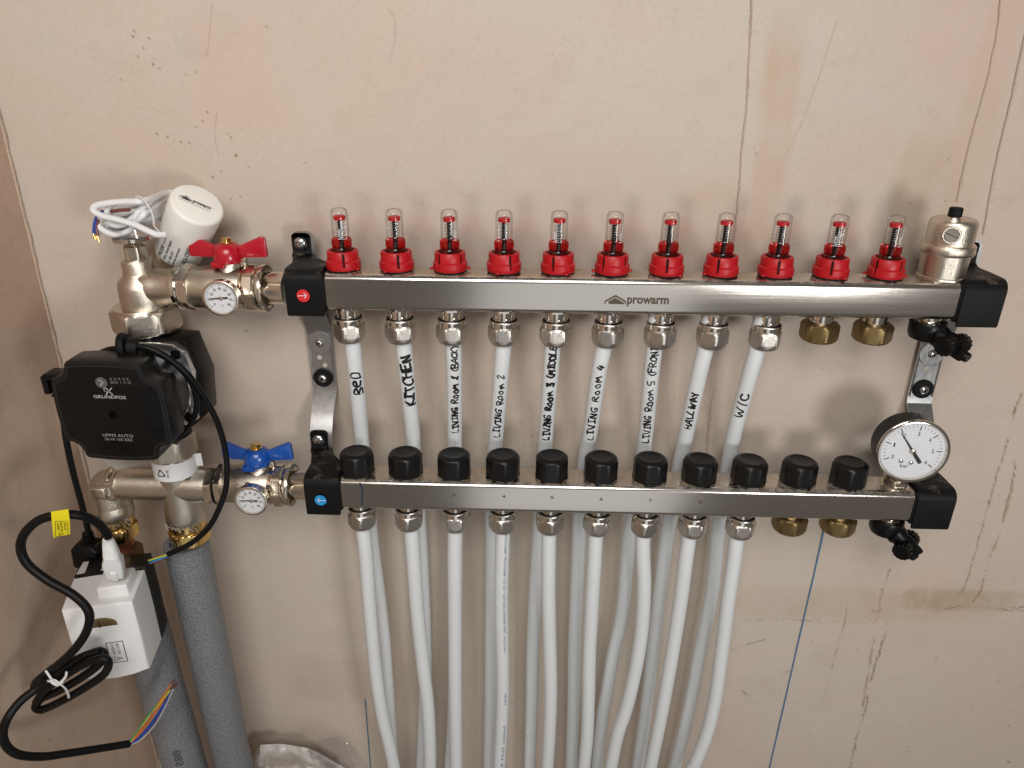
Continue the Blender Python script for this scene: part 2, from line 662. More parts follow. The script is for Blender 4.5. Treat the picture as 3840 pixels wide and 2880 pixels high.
def line_on_wall(name, px, wmin, wmax, m, seed, lift=.25, gaps=0.0, step=1.6, prnt=None, jit=.5):
    """ragged thin mark lying on the back wall, through photo points"""
    P = catmull([at(u, v, 0) for u, v in px], 40)
    # resample
    Q = [P[0]]
    for p in P:
        if (p - Q[-1]).length >= step:
            Q.append(p)
    g = G()
    strip = []

    def flush():
        if len(strip) > 1:
            n = len(strip)
            g.add([a for a, b in strip] + [b for a, b in strip], [(i, i + n, i + n + 1, i + 1) for i in range(n - 1)])
        strip.clear()
    for i, p in enumerate(Q):
        if gaps and (wob(i, .17, seed) + wob(i, .61, seed + 3) * .6) < -1 + 2 * gaps - .5:
            flush()
            continue
        t = (Q[min(i + 1, len(Q) - 1)] - Q[max(i - 1, 0)]).normalized()
        nn = Vector((-t.z, 0, t.x))
        a = wmin + (wmax - wmin) * (.5 + .5 * wob(i, .23, seed))
        b = wmin + (wmax - wmin) * (.5 + .5 * wob(i, .31, seed + 5))
        o = nn * jit * wob(i, .13, seed + 9)
        y = -1.25 - lift
        strip.append((Vector((p.x, y, p.z)) + o + nn * a * .5, Vector((p.x, y, p.z)) + o - nn * b * .5))
    flush()
    return build(g, name, m, prnt or back_wall, 60)


def crumbs(name, px, spread, rmin, rmax, per, m, seed):
    """a crumbling crack: a trail of small irregular chips along photo points"""
    rnd = random.Random(seed)
    P = catmull([at(u, v, 0) for u, v in px], 60)
    g = G()
    acc = 0.0
    for i in range(len(P) - 1):
        seg = (P[i + 1] - P[i])
        ln = seg.length
        t = seg.normalized()
        nn = Vector((-t.z, 0, t.x))
        dens = per * max(0.0, .55 + 1.3 * mnoise.noise((P[i].z * .035, P[i].x * .02, seed * 3.7)))
        acc += ln * dens
        while acc > 1:
            acc -= 1
            c = P[i].lerp(P[i + 1], rnd.random()) + nn * (rnd.gauss(0, spread) + 1.6 * mnoise.noise((P[i].z * .06, seed, 2)))
            r = rnd.uniform(rmin, rmax) * rnd.uniform(.5, 1)
            a0 = rnd.uniform(0, 6)
            el = rnd.uniform(1.0, 2.4)
            ring = []
            for k in range(6):
                a = k * PI / 3
                q = t * (r * el * math.cos(a) * rnd.uniform(.6, 1.1)) + nn * (r * math.sin(a) * rnd.uniform(.6, 1.1))
                ring.append((c.x + q.x, -1.55 - rnd.random() * .15, c.z + q.z))
            g.add(ring, [tuple(range(6))])
    return build(g, name, m, back_wall, 60)


TOPC = [(2820, -60), (2812, 120), (2806, 250), (2800, 400), (2788, 503), (2782, 560), (2776, 640), (2770, 700), (2766, 755), (2752, 900)]
line_on_wall('plaster_ridge', TOPC, .7, 1.7, M_RIDGE, 1, .25, .05, 1.6, None, .9)
crumbs('plaster_crack', TOPC, .45, .25, .8, 1.1, M_CRACK, 2)
crumbs('plaster_crack', [(2716, 1210), (2701, 1292), (2685, 1380), (2672, 1470), (2660, 1560), (2648, 1700)], 1.0, .3, .9, 2.2, M_RIDGE, 3)
R1 = [(3752, -20), (3735, 120), (3700, 300), (3650, 480), (3610, 640), (3585, 760)]
line_on_wall('plaster_ridge', R1, .5, 1.2, M_RIDGE, 4, .25, .3, 1.6, None, .8)
crumbs('plaster_crack', R1, .6, .2, .6, .9, M_STAIN, 5)
R2 = [(3850, 90), (3815, 250), (3800, 330), (3770, 450), (3735, 600), (3705, 760), (3685, 880)]
line_on_wall('plaster_ridge', R2, .8, 1.8, M_RIDGE, 6, .25, .15, 1.6, None, .9)
crumbs('plaster_crack', R2, .8, .2, .7, .9, M_STAIN, 7)
for k, (pts, sp, r0, r1, pe, m_) in enumerate((
        ([(3830, 1470), (3800, 1560), (3770, 1680), (3737, 1780), (3705, 1900), (3670, 2020), (3648, 2100), (3620, 2190), (3583, 2250)], .55, .25, .9, 1.6, M_CRACK),
        ([(3812, 1720), (3795, 1810), (3770, 1920), (3740, 2020), (3700, 2110), (3680, 2200), (3648, 2260)], .9, .3, 1.2, 1.7, M_STAIN),
        ([(3340, 2130), (3310, 2210), (3290, 2330), (3270, 2430), (3250, 2560), (3235, 2650)], .9, .3, 1.1, 1.3, M_STAIN),
        ([(3330, 2310), (3310, 2400), (3280, 2500), (3262, 2560), (3245, 2660), (3225, 2720), (3205, 2790), (3185, 2900)], .8, .25, 1.0, 2.4, M_CRACK),
        ([(3180, 2250), (3160, 2360), (3130, 2460), (3105, 2560), (3088, 2620)], .5, .25, .8, 1.4, M_STAIN),
        ([(3265, 2290), (3340, 2296), (3440, 2300), (3520, 2290), (3600, 2275), (3700, 2290), (3860, 2285)], 1.6, .4, 1.6, 2.4, M_RIDGE),
        ([(3400, 2297), (3520, 2292), (3640, 2275), (3760, 2282), (3860, 2276)], .8, .3, 1.2, 1.5, M_STAIN),
        ([(2745, 2330), (2900, 2318), (3050, 2325), (3170, 2332), (3290, 2334)], 1.6, .2, .8, 1.2, M_STAIN),
        ([(2735, 2440), (2790, 2420), (2872, 2394)], .4, .3, .9, 1.6, M_RIDGE),
        ([(2930, 2540), (2975, 2500)], .4, .25, .7, 1.6, M_STAIN),
        ([(2782, 2583), (2800, 2601)], .6, .5, 1.3, 2.5, M_STAIN),
        ([(1500, 2640), (1600, 2637), (1700, 2634), (1800, 2634), (1960, 2628)], .4, .2, .7, .9, M_STAIN),
        ([(3620, 2400), (3590, 2520), (3560, 2700), (3520, 2860)], .5, .15, .4, .5, M_WALL),
        ([(3780, 2350), (3765, 2450), (3740, 2560)], .6, .2, .6, .6, M_STAIN))):
    crumbs('plaster_crack', pts, sp, r0, r1, pe, m_, 20 + k)
for k, pts in enumerate(([(798, 10), (790, 90), (782, 180), (768, 212)], [(815, 420), (808, 480), (812, 540), (826, 590)], [(1450, 20), (1480, 70), (1484, 130), (1465, 220)], [(3139, 69), (3080, 260), (3010, 450), (2953, 573)], [(2110, 145), (2140, 155)], [(1750, 2110), (1800, 2130), (1818, 2125)])):
    line_on_wall('pencil_scratch', pts, .12, .34, M_RIDGE, 60 + k, .3, .35)
for i, (u, v, r) in enumerate([(500, 135, 1.6), (560, 142, 1.3), (575, 240, 1.8), (540, 180, 1.2), (520, 210, 1.1), (600, 255, 1.4), (700, 280, .9), (780, 420, 1.6), (762, 452, 1.2), (735, 475, 1.1), (590, 500, 1.5), (630, 512, 1.4), (680, 530, 1.5), (712, 535, 1.2), (868, 514, 1.6), (886, 582, 2.6), (855, 500, 1.2), (1145, 610, 1.2), (830, 640, 1.2), (910, 480, .9), (1000, 98, 1.3), (2835, 575, 1.4), (2070, 205, .9), (935, 625, 1.0), (455, 297, 1.4), (505, 115, 1.2), (925, 1240, 2.0), (3780, 2855, 2.6), (3510, 2467, 1.6), (3046, 2400, 1.3), (3214, 2430, 1.2), (1955, 2740, 2.2), (2830, 552, .9)]):
    p = at(u, v, 0)
    g = G()
    r *= .6
    ring = [(p.x + r * (.7 + .5 * random.random()) * math.cos(k * PI / 4), -1.5, p.z + r * (.7 + .5 * random.random()) * math.sin(k * PI / 4)) for k in range(8)]
    g.add(ring, [tuple(range(8))])
    build(g, 'pin_hole', M_CRACK, back_wall)
# blue setting-out lines
line_on_wall('blue_line', [(3087, 1985), (3074, 2050), (2980, 2460), (2900, 2810), (2884, 2880), (2850, 3030)], 1.2, 1.8, M_BLUEINK, 30, .35, 0, 3, None, .15)
line_on_wall('blue_line', [(1370, 2618), (1378, 2720), (1386, 2820), (1392, 2900), (1402, 3020)], .9, 1.6, M_BLUEINK, 31, .35, 0, 3, None, .15)
# ragged edge where the two plaster coats meet in the corner
g = G()
ed = []
for i in range(900):
    z = 650 - i * 2.0
    x = corner_x(z)
    ed.append(((x - 1, -2.4 - .6 * wob(i, .2, 3), z), (x + 2.2 + 1.6 * wob(i, .13, 1) + 1.0 * wob(i, .7, 2), -1.4 - .5 * wob(i, .35, 4), z)))
n = len(ed)
g.add([a for a, b in ed] + [b for a, b in ed], [(i, i + n, i + n + 1, i + 1) for i in range(n - 1)])
build(g, 'corner_bead', M_RIDGE, back_wall, 80)
g = G()
cr = []
for i in range(700):
    z = 650 - i * 2.0
    x = corner_x(z) + 2.6 + 1.3 * wob(i, .11, 21)
    wd = max(.05, .5 + .6 * wob(i, .19, 22))
    cr.append(((x - wd, -1.9, z), (x + wd, -1.9, z)))
n = len(cr)
g.add([a for a, b in cr] + [b for a, b in cr], [(i, i + n, i + n + 1, i + 1) for i in range(n - 1)])
build(g, 'corner_crack', M_CRACK, back_wall, 80)
# pale chips and scuffs on the side wall
for i in range(60):
    y = -random.uniform(20, 330)
    z = random.uniform(-700, -60)
    ln, wd, a = random.uniform(1.5, 7), random.uniform(.6, 1.8), random.uniform(0, PI)
    g = G()
    ring = []
    for k in range(7):
        q = 2 * PI * k / 7
        dy, dz = ln * math.cos(q) * random.uniform(.6, 1), wd * math.sin(q) * random.uniform(.6, 1)
        ring.append((corner_x(z) + 2.0, y + dy * math.cos(a) - dz * math.sin(a), z + dy * math.sin(a) + dz * math.cos(a)))
    g.add(ring, [tuple(range(7))])
    build(g, 'plaster_scuff', M_WALL if i % 3 else M_CRACK, side_wall)

# ------------------------------------------------------------------ manifold bars
YT, YB = -62.0, -78.0          # pipe axis depth of the upper / lower manifold
ZT, ZB = 0.0, -209.5           # their top faces
BD, BH, BR = 37.0, 35.0, 6.0
PORT = [50.0 * (i - 5) for i in range(11)]


def bar_geo(yc, zt, x0, x1):
    g = G()
    ring = []
    for cx_, cz_, a0 in ((BD / 2 - BR, -BR, 0), (-BD / 2 + BR, -BR, 90), (-BD / 2 + BR, -BH + BR, 180), (BD / 2 - BR, -BH + BR, 270)):
        for k in range(9):
            a = math.radians(a0 + k * 90 / 8)
            ring.append((yc + cx_ + BR * math.cos(a), zt + cz_ + BR * math.sin(a)))
    xs = [x0 + (x1 - x0) * k / 24 for k in range(25)]
    g.rings([[(x, y, z) for y, z in ring] for x in xs])
    return g


def dust_geo(yc, zt, xa, xb, n, seed):
    rnd = random.Random(seed)
    g = G()
    k = 0
    while k < n:
        x, y = rnd.uniform(xa, xb), yc + rnd.uniform(-14, 14)
        d = mnoise.noise((x * .04, y * .07, seed)) + .5 * mnoise.noise((x * .15, y * .15, seed + 4))
        if d < rnd.uniform(-.25, .7):
            continue
        k += 1
        s_ = rnd.uniform(.2, .55)
        a = rnd.uniform(0, 6)
        g.add([(x + s_ * math.cos(a + j * 2.1), y + s_ * math.sin(a + j * 2.1), zt + .02) for j in range(3)] + [(x, y, zt + s_ * .9)], [(0, 1, 3), (1, 2, 3), (2, 0, 3)])
    return g


sup = thing('supply_manifold', 'upper stainless steel manifold bar with etched house logo', 'manifold', (0, YT, ZT))
build(bar_geo(YT, ZT, -268, 316), 'bar', M_STEEL, sup)
d = build(dust_geo(YT, ZT, -262, 60, 2600, 1), 'sawdust', M_DUST, sup)
d['kind'] = 'stuff'
FT = YT - BD / 2 - .15
p0 = at(2388, 1128, FT)
g = G()
Mf = frame((p0.x, FT, p0.z), (0, -1, 0))
for poly in house(.98, -19.5, .8):
    g.add(poly, [tuple(range(len(poly)))], Mf)
v, f = text('prowarm', 38, 8.8, .034)
g.add([q + Vector((10.2, -1.2, 0)) for q in v], f, Mf)
build(g, 'logo', M_ETCH, sup)

ret = thing('return_manifold', 'lower stainless steel manifold bar etched with port numbers', 'manifold', (0, YB, ZB))
build(bar_geo(YB, ZB, -268, 316), 'bar', M_STEEL, ret)
d = build(dust_geo(YB, ZB, -262, 225, 4200, 2), 'sawdust', M_DUST, ret)
d['kind'] = 'stuff'
FB = YB - BD / 2 - .15
for nme, u, v_ in (('2', 1521, 1857), ('3', 1702, 1857), ('4', 1889, 1862), ('5', 2070, 1866), ('6', 2255, 1872), ('7', 2439, 1877), ('8', 2627, 1884), ('9', 2814, 1890), ('10', 3004, 1896), ('12', 3377, 1904)):
    p = at(u, v_, FB)
    g = G()
    g.add(*text(nme, 3.6 if len(nme) == 1 else 8, 3.6, .012), frame((p.x, FB, p.z), (0, -1, 0)))
    build(g, 'number', M_ETCH2, ret)
g = G()
pa, pb = at(1353, 1815, FB), at(1354, 1895, FB)
g.stroke([(pa.x - 1, pa.z + 1), (pa.x + 1, (pa.z * 2 + pb.z) / 3), (pb.x + .5, pb.z)], 1.5, None, lambda x, z: Vector((x, FB - .05, z)))
build(g, 'pen_mark', M_DKBLUE, ret)

# ------------------------------------------------------------------ flow meters
ordinal = ['leftmost', 'second', 'third', 'fourth', 'fifth', 'sixth', 'seventh', 'eighth', 'ninth', 'tenth', 'rightmost']


def slotted(r, slots, w_, depth):
    def fn(a):
        for s_ in slots:
            dlt = (a - s_ + PI) % (2 * PI) - PI
            if abs(dlt) < w_:
                return r - depth
        return r
    return fn


def make_flow_meter():
    t = thing('flow_meter', '', 'flow meter')
    g = G()
    g.radial([(0, 15.2), (2.6, 15.6), (3.0, 14)], 40)
    build(g, 'seal_ring', M_RUB, t)
    sl = [k * PI / 2 for k in range(4)]
    n = 144
    w_ = 2.0 * PI / n * 1.6
    up = slotted(14.4, sl, w_, 2.2)
    up2 = slotted(13.6, sl, w_, 2.2)
    lo = slotted(16.0, sl, w_, 1.9)
    g = G()
    g.radial([(1.6, 15.4), (2.4, 16.0), (5.0, 16.0), (5.2, lo), (9.0, lo), (9.8, slotted(15.0, sl, w_, 2.0)), (10.2, up), (17.4, up), (18.6, up2), (18.7, 11.2), (15.5, 10.6)], n, cap1=False)
    cap_ = build(g, 'collar', M_RED, t, 40)
    g = G()
    for s_ in sl:
        M = Matrix.Rotation(s_, 4, 'Z')
        g.box((.5, 1.35, 12.5), (13.9, 0, 11.2), 0, M)
    build(g, 'slot', M_RUB, cap_)
    g = G()
    for s_ in (PI * .75, PI * 1.75):
        M = Matrix.Rotation(s_, 4, 'Z')
        g.radial([(2.0, 2.0), (3.8, 2.0)], 12, M @ Matrix.Translation((17, 0, 0)))
    build(g, 'lug', M_RED, cap_)
    g = G()
    g.radial([(16.2, 11.4), (17.4, 11.2), (17.5, 9.6)], 36)
    build(g, 'retaining_ring', M_BLACKS, t)
    g = G()
    g.radial([(14, 9.2), (20.5, 9.2), (21.5, 8.6), (22.0, 8.8), (23, 9.2), (28.5, 9.2), (29.5, 8.2)], 36, cap0=False, cap1=False)
    build(g, 'red_sleeve', M_GLASSR, t)
    g = G()
    g.radial([(28.0, 8.1), (51.5, 8.1), (52.5, 7.9), (54.6, 7.4), (56.2, 6.0), (56.8, 4.0), (56.4, 2.6)], 36, cap0=False)
    glass = build(g, 'sight_glass', M_GLASS, t)
    g = G()
    for k in range(10):
        M = Matrix.Rotation(k * PI / 5, 4, 'Z')
        g.box((.7, 1.5, 2.2), (7.3, 0, 53.6), .2, M)
    build(g, 'grip_rib', M_GLASS, glass)
    g = G()
    g.radial([(17, 2.2), (48, 2.1), (48.4, 1.4)], 14)
    build(g, 'spindle', M_BLACKS, t)
    g = G()
    g.radial([(46.4, 5.4), (49.6, 5.6), (50.0, 5.0)], 28)
    build(g, 'float_disc', M_RED, t)
    g = G()
    g.tube([(4.6 * math.cos(a * .5), 4.6 * math.sin(a * .5), 29 + 17 * a / 96) for a in range(97)], .22, 5)
    build(g, 'spring', M_SPRING, t)
    g = G()
    R_ = 8.25

    def cyl(x, z):
        a = x / R_ - PI / 2
        return Vector((R_ * math.cos(a), R_ * math.sin(a), z))
    for k in range(11):
        wd = 2.6 if k % 2 == 0 else 1.6
        g.stroke([(.4, 30 + k * 1.65), (.4 + wd, 30 + k * 1.65)], .3, None, cyl)
    g.stroke([(.4, 30), (.4, 46.5)], .3, None, cyl)
    for k in range(5):
        v, f = text(str(4 - k), 1.3, 2.0, .02)
        g.add([cyl(q.x + 4.6, q.y + 30.4 + k * 3.4) for q in v], f)
    v, f = text('L/min', 9, 2.6, .01)
    g.add([cyl(-q.y - 1.6, q.x + 34.5) for q in v], f)
    build(g, 'scale', M_DIAL, t)
    return t


fm = make_flow_meter()
fm_rot = [20, -75, 45, -70, -20, 50, 170, -110, -95, -15, 25]
for i in range(11):
    o = fm if i == 0 else copy_tree(fm)
    o.location = Vector((PORT[i], YT, ZT)) * S
    o.rotation_euler.z = math.radians(fm_rot[i] + random.uniform(-8, 8))
    o['group'] = 'flow meters along the upper manifold'
    o['label'] = {0: 'leftmost red flow meter with clear sight glass on upper manifold', 10: 'rightmost red flow meter, beside the nickel air vent'}.get(i, ordinal[i] + ' red flow meter from the left on the upper manifold')

# ------------------------------------------------------------------ black valve caps on the lower bar


def make_valve_cap():
    t = thing('manifold_valve', '', 'valve')
    g = G()
    g.radial([(-.2, 12.2), (2.5, 12.2), (2.6, 10)], 32)
    build(g, 'insert', M_BRASSD, t)
    h = hexr(32.4, 8, .12)
    hs = hexr(33.2, 8, .12)

    def lim(c):
        return lambda a: min(h(a), c)
    g = G()
    g.radial([(.8, lim(16.6)), (1.4, hs), (2.6, hs), (2.9, h), (20.2, h), (22.0, lim(16.35)), (23.4, lim(15.2)), (24.3, 13.5), (24.7, 12.4), (24.75, 11.6), (24.2, 10.6), (23.7, 6.0), (23.6, 1.5)], 96)
    build(g, 'cap', M_BLACK, t, 28)
    return t


vc = make_valve_cap()
for i in range(11):
    o = vc if i == 0 else copy_tree(vc)
    o.location = Vector((PORT[i], YB, ZB)) * S
    o.rotation_euler.z = math.radians([5, 16, 22, 10, 22, 27, 25, 30, 26, 24, 28][i])
    o['group'] = 'black caps along the lower manifold'
    o['label'] = {0: 'leftmost black octagonal valve cap on lower manifold, above the pen mark', 10: 'rightmost black octagonal valve cap, next to the pressure gauge'}.get(i, ordinal[i] + ' black octagonal valve cap from the left on lower manifold')

# ------------------------------------------------------------------ compression fittings and blanking caps


def make_fitting(name, long_):
    t = thing(name, '', 'pipe fitting')
    k = 0 if long_ else 4.5
    g = G()
    g.radial([(-(12 - k), 10.6), (-(11.5 - k), 11.2), (-(9 - k), 11.2), (-(8.6 - k), 10.4), (-(7 - k), 10.4), (-(6.6 - k), 11.0), (0.5, 11.0)], 40)
    build(g, 'threaded_neck', M_CHROME, t)
    if long_:
        g = G()
        g.radial([(-2.2, hexr(23.5, 6, .5)), (0.3, hexr(23.5, 6, .5))], 72)
        build(g, 'neck_collar', M_CHROME, t)
    g = G()
    z = -(11 - k)
    g.radial([(z - 1, 12.2), (z - .4, 13.0), (z, 12.6)], 40)
    build(g, 'gasket', M_RUB, t)
    g = G()
    h = hexr(28.0, 6, .6)

    def lim(c):
        return lambda a: min(h(a), c)
    g.radial([(z - 24.5, 11.0), (z - 24.0, 12.6), (z - 22.6, 13.6), (z - 21.5, lim(13.8)), (z - 19.5, lim(14.8)), (z - 18.4, h), (z - 9.0, h), (z - 7.2, lim(14.6)), (z - 6.2, 13.6), (z - 1.6, 13.6), (z - .6, 13.2), (z - .5, 11.0)], 96)
    build(g, 'nut', M_NUT, t, 26)
    g = G()
    g.radial([(z - 5.8, 13.75), (z - 1.9, 13.75)], 40)
    build(g, 'polished_band', M_CHROME, t)
    return t


room = ['BED', 'KITCHEN', 'LIVING ROOM 1', 'LIVING ROOM 2', 'LIVING ROOM 3', 'LIVING ROOM 4', 'LIVING ROOM 5', 'HALLWAY', 'W/C']
ft = make_fitting('compression_fitting', True)
fb = make_fitting('compression_fitting', False)
for i in range(9):
    for proto, yy, zz, grp, up in ((ft, YT, ZT - BH, 'fittings under the upper manifold', True), (fb, YB, ZB - BH, 'fittings under the lower manifold', False)):
        o = proto if i == 0 else copy_tree(proto)
        o.location = Vector((PORT[i], yy, zz)) * S
        o.rotation_euler.z = math.radians(random.uniform(0, 60))
        o['group'] = grp
        o['label'] = ('%s nickel nut from the left under upper manifold, over %s' % ('ninth' if i == 8 else ordinal[i], room[i])) if up else ('%s nickel nut from the left under the lower manifold' % ('ninth' if i == 8 else ordinal[i]))


def make_blank(name):
    t = thing(name, '', 'end cap')
    g = G()
    g.radial([(-11, 10.4), (-7.5, 10.4), (-7.2, 11.2), (-5, 11.2), (-4.8, 10.6), (.5, 10.6)], 40)
    build(g, 'threaded_neck', M_CHROME, t)
    g = G()
    h = hexr(32.0, 6, .7)

    def lim(c):
        return lambda a: min(h(a), c)
    g.radial([(-26.5, lim(15.0)), (-25.2, lim(16.4)), (-23.5, h), (-11.5, h), (-9.6, lim(16.3)), (-8.8, lim(15.2)), (-8.7, 11)], 96)
    build(g, 'cap_nut', M_BRASSD, t, 26)
    return t


bl = make_blank('blanking_cap')
first = True
for yy, zz, nm in ((YT, ZT - BH, 'upper'), (YB, ZB - BH + 4, 'lower')):
    for i in (9, 10):
        o = bl if first else copy_tree(bl)
        first = False
        o.location = Vector((PORT[i], yy, zz)) * S
        o.rotation_euler.z = math.radians(34 + 5 * (i - 9))
        o['group'] = 'brass blanking caps'
        o['label'] = '%s of two dull brass blanking caps under the %s manifold' % ('left' if i == 9 else 'right', nm)

# ------------------------------------------------------------------ white pipes
UP = [
    [(1308, 1150), (1321, 1276), (1333, 1389), (1344, 1510), (1357, 1649), (1378, 1850), (1388, 1960), (1397, 2050), (1435, 2350), (1455, 2600), (1472, 2860), (1490, 3150)],
    [(1506, 1150), (1512, 1276), (1524, 1389), (1538, 1528), (1550, 1649), (1566, 1850), (1582, 2100), (1594, 2400), (1594, 2600), (1582, 2880), (1575, 3150)],
    [(1699, 1150), (1700, 1293), (1703, 1400), (1705, 1671), (1707, 1850), (1710, 2100), (1706, 2400), (1699, 2700), (1688, 2880), (1675, 3150)],
    [(1892, 1150), (1888, 1287), (1879, 1400), (1869, 1530), (1857, 1671), (1847, 1850), (1846, 1965), (1846, 2100), (1842, 2400), (1840, 2600), (1834, 2880), (1828, 3150)],
    [(2083, 1150), (2073, 1289), (2063, 1420), (2047, 1626), (2035, 1800), (2025, 1965), (2018, 2060), (2006, 2250), (1997, 2450), (1993, 2650), (1986, 2880), (1978, 3150)],
    [(2278, 1150), (2265, 1292), (2245, 1400), (2212, 1626), (2194, 1725), (2175, 1924), (2168, 2100), (2161, 2250), (2153, 2450), (2150, 2650), (2142, 2880), (2134, 3150)],
    [(2464, 1150), (2455, 1292), (2442, 1400), (2421, 1626), (2400, 1780), (2366, 1965), (2352, 2100), (2333, 2300), (2300, 2450), (2275, 2600), (2257, 2700), (2239, 2880), (2225, 3150)],
    [(2666, 1150), (2648, 1292), (2622, 1400), (2573, 1626), (2550, 1740), (2508, 1965), (2490, 2100), (2470, 2250), (2447, 2450), (2425, 2650), (2392, 2880), (2360, 3150)],
    [(2862, 1150), (2841, 1297), (2813, 1400), (2752, 1626), (2732, 1739), (2696, 1965), (2684, 2100), (2665, 2250), (2623, 2450), (2595, 2600), (2557, 2775), (2530, 2880), (2470, 3150)]]
LO = [
    [(1350, 1850), (1362, 1990), (1370, 2060), (1388, 2300), (1405, 2480), (1420, 2600), (1438, 2700), (1462, 2800), (1478, 2880), (1530, 3150)],
    [(1533, 1850), (1542, 1983), (1548, 2060), (1565, 2300), (1587, 2500), (1605, 2650), (1612, 2800), (1612, 2880), (1600, 3150)],
    [(1712, 1850), (1707, 1988), (1705, 2100), (1706, 2350), (1707, 2550), (1711, 2880), (1712, 3150)],
    [(1888, 1850), (1886, 1988), (1884, 2060), (1880, 2250), (1885, 2550), (1882, 2700), (1872, 2880), (1860, 3150)],
    [(2064, 1850), (2059, 1997), (2057, 2100), (2057, 2250), (2062, 2450), (2065, 2600), (2060, 2750), (2052, 2880), (2035, 3150)],
    [(2242, 1850), (2234, 2001), (2229, 2100), (2220, 2250), (2210, 2450), (2207, 2600), (2202, 2750), (2190, 2880), (2165, 3150)],
    [(2414, 1850), (2411, 2006), (2411, 2080), (2415, 2200), (2407, 2350), (2385, 2500), (2350, 2650), (2317, 2750), (2290, 2880), (2235, 3150)],
    [(2598, 1850), (2583, 2010), (2571, 2100), (2552, 2250), (2520, 2450), (2485, 2650), (2455, 2800), (2438, 2880), (2380, 3150)],
    [(2786, 1850), (2762, 2019), (2753, 2090), (2730, 2250), (2705, 2450), (2680, 2625), (2650, 2750), (2610, 2850), (2590, 2890), (2440, 3150)]]


def interp(x, tab):
    for (a, p), (b, q) in zip(tab, tab[1:]):
        if x <= b:
            t = max(0, (x - a) / (b - a))
            t = t * t * (3 - 2 * t)
            return p + (q - p) * t
    return tab[-1][1]


YUP = [(1150, YT), (1290, YT), (1800, -32), (2000, -30), (3150, -26)]
YLO = [(1850, YB), (2020, YB), (2500, -70), (3150, -60)]

FONT = {
    'A': [[(0, 0), (.28, 1), (.6, 0)], [(.1, .38), (.52, .42)]],
    'B': [[(0, 0), (.02, 1), (.42, .92), (.46, .66), (.06, .52), (.52, .38), (.5, .06), (-.02, 0)]],
    'C': [[(.55, .85), (.32, 1), (.06, .75), (.02, .35), (.2, .02), (.52, .12)]],
    'D': [[(.02, 0), (0, 1), (.42, .85), (.52, .42), (.36, .06), (0, 0)]],
    'E': [[(.5, 1), (.02, 1)], [(.02, 1), (0, 0)], [(0, 0), (.5, .02)], [(0, .5), (.4, .52)]],
    'e': [[(.04, .45), (.45, .52), (.38, .82), (.12, .78), (0, .42), (.14, .05), (.5, .1)]],
    'F': [[(.5, 1), (.04, .98)], [(.04, 1), (0, 0)], [(.02, .52), (.4, .54)]],
    'G': [[(.5, .88), (.28, 1), (.04, .7), (.04, .3), (.25, .0), (.52, .15), (.5, .42), (.3, .42)]],
    'H': [[(0, 0), (.02, 1)], [(.5, 0), (.52, 1)], [(0, .5), (.5, .54)]],
    'I': [[(0, 0), (.42, .02)], [(.22, 0), (.24, 1)], [(.02, 1), (.46, 1)]],
    'K': [[(0, 0), (.02, 1)], [(.5, 1), (.04, .45)], [(.06, .48), (.52, 0)]],
    'L': [[(.04, 1), (0, .04)], [(0, .02), (.48, .04)]],
    'M': [[(0, 0), (.1, 1), (.32, .4), (.56, 1), (.68, 0)]],
    'm': [[(0, 0), (.06, .72), (.26, .3), (.44, .7), (.6, 0)]],
    'N': [[(0, 0), (.02, 1), (.48, 0), (.5, 1)]],
    'O': [[(.28, 1), (.02, .6), (.1, .08), (.42, .06), (.54, .55), (.28, 1)]],
    'o': [[(.25, .72), (.02, .45), (.1, .06), (.38, .05), (.48, .4), (.25, .72)]],
    'R': [[(0, 0), (.03, 1), (.42, .92), (.44, .62), (.05, .5)], [(.12, .5), (.54, 0)]],
    'T': [[(-.02, 1), (.56, 1)], [(.28, 1), (.26, 0)]],
    'V': [[(0, 1), (.24, 0), (.52, 1)]],
    'W': [[(0, 1), (.16, 0), (.34, .7), (.52, 0), (.72, 1)]],
    'Y': [[(0, 1), (.26, .5)], [(.54, 1), (.2, 0)]],
    '1': [[(.04, .72), (.24, 1), (.22, 0)], [(.0, 0), (.44, .02)]],
    '2': [[(.02, .8), (.26, 1), (.44, .74), (.02, .0), (.52, .04)]],
    '3': [[(.04, .95), (.44, .96), (.18, .58), (.46, .36), (.3, .02), (.0, .08)]],
    '4': [[(.1, 1), (.02, .4), (.52, .42)], [(.4, .72), (.38, -.05)]],
    '5': [[(.5, 1), (.1, .98), (.06, .6), (.42, .5), (.4, .1), (.02, .04)]],
    '(': [[(.3, 1.1), (.06, .6), (.1, .2), (.32, -.1)]],
    '/': [[(0, -.05), (.4, 1.1)]],
    ')': [[(.04, 1.1), (.3, .6), (.26, .2), (.02, -.1)]]}
ADV = {'M': .86, 'W': .9, 'm': .78, ' ': .55, 'I': .6, '(': .42, ')': .42, '1': .6, '/': .52}


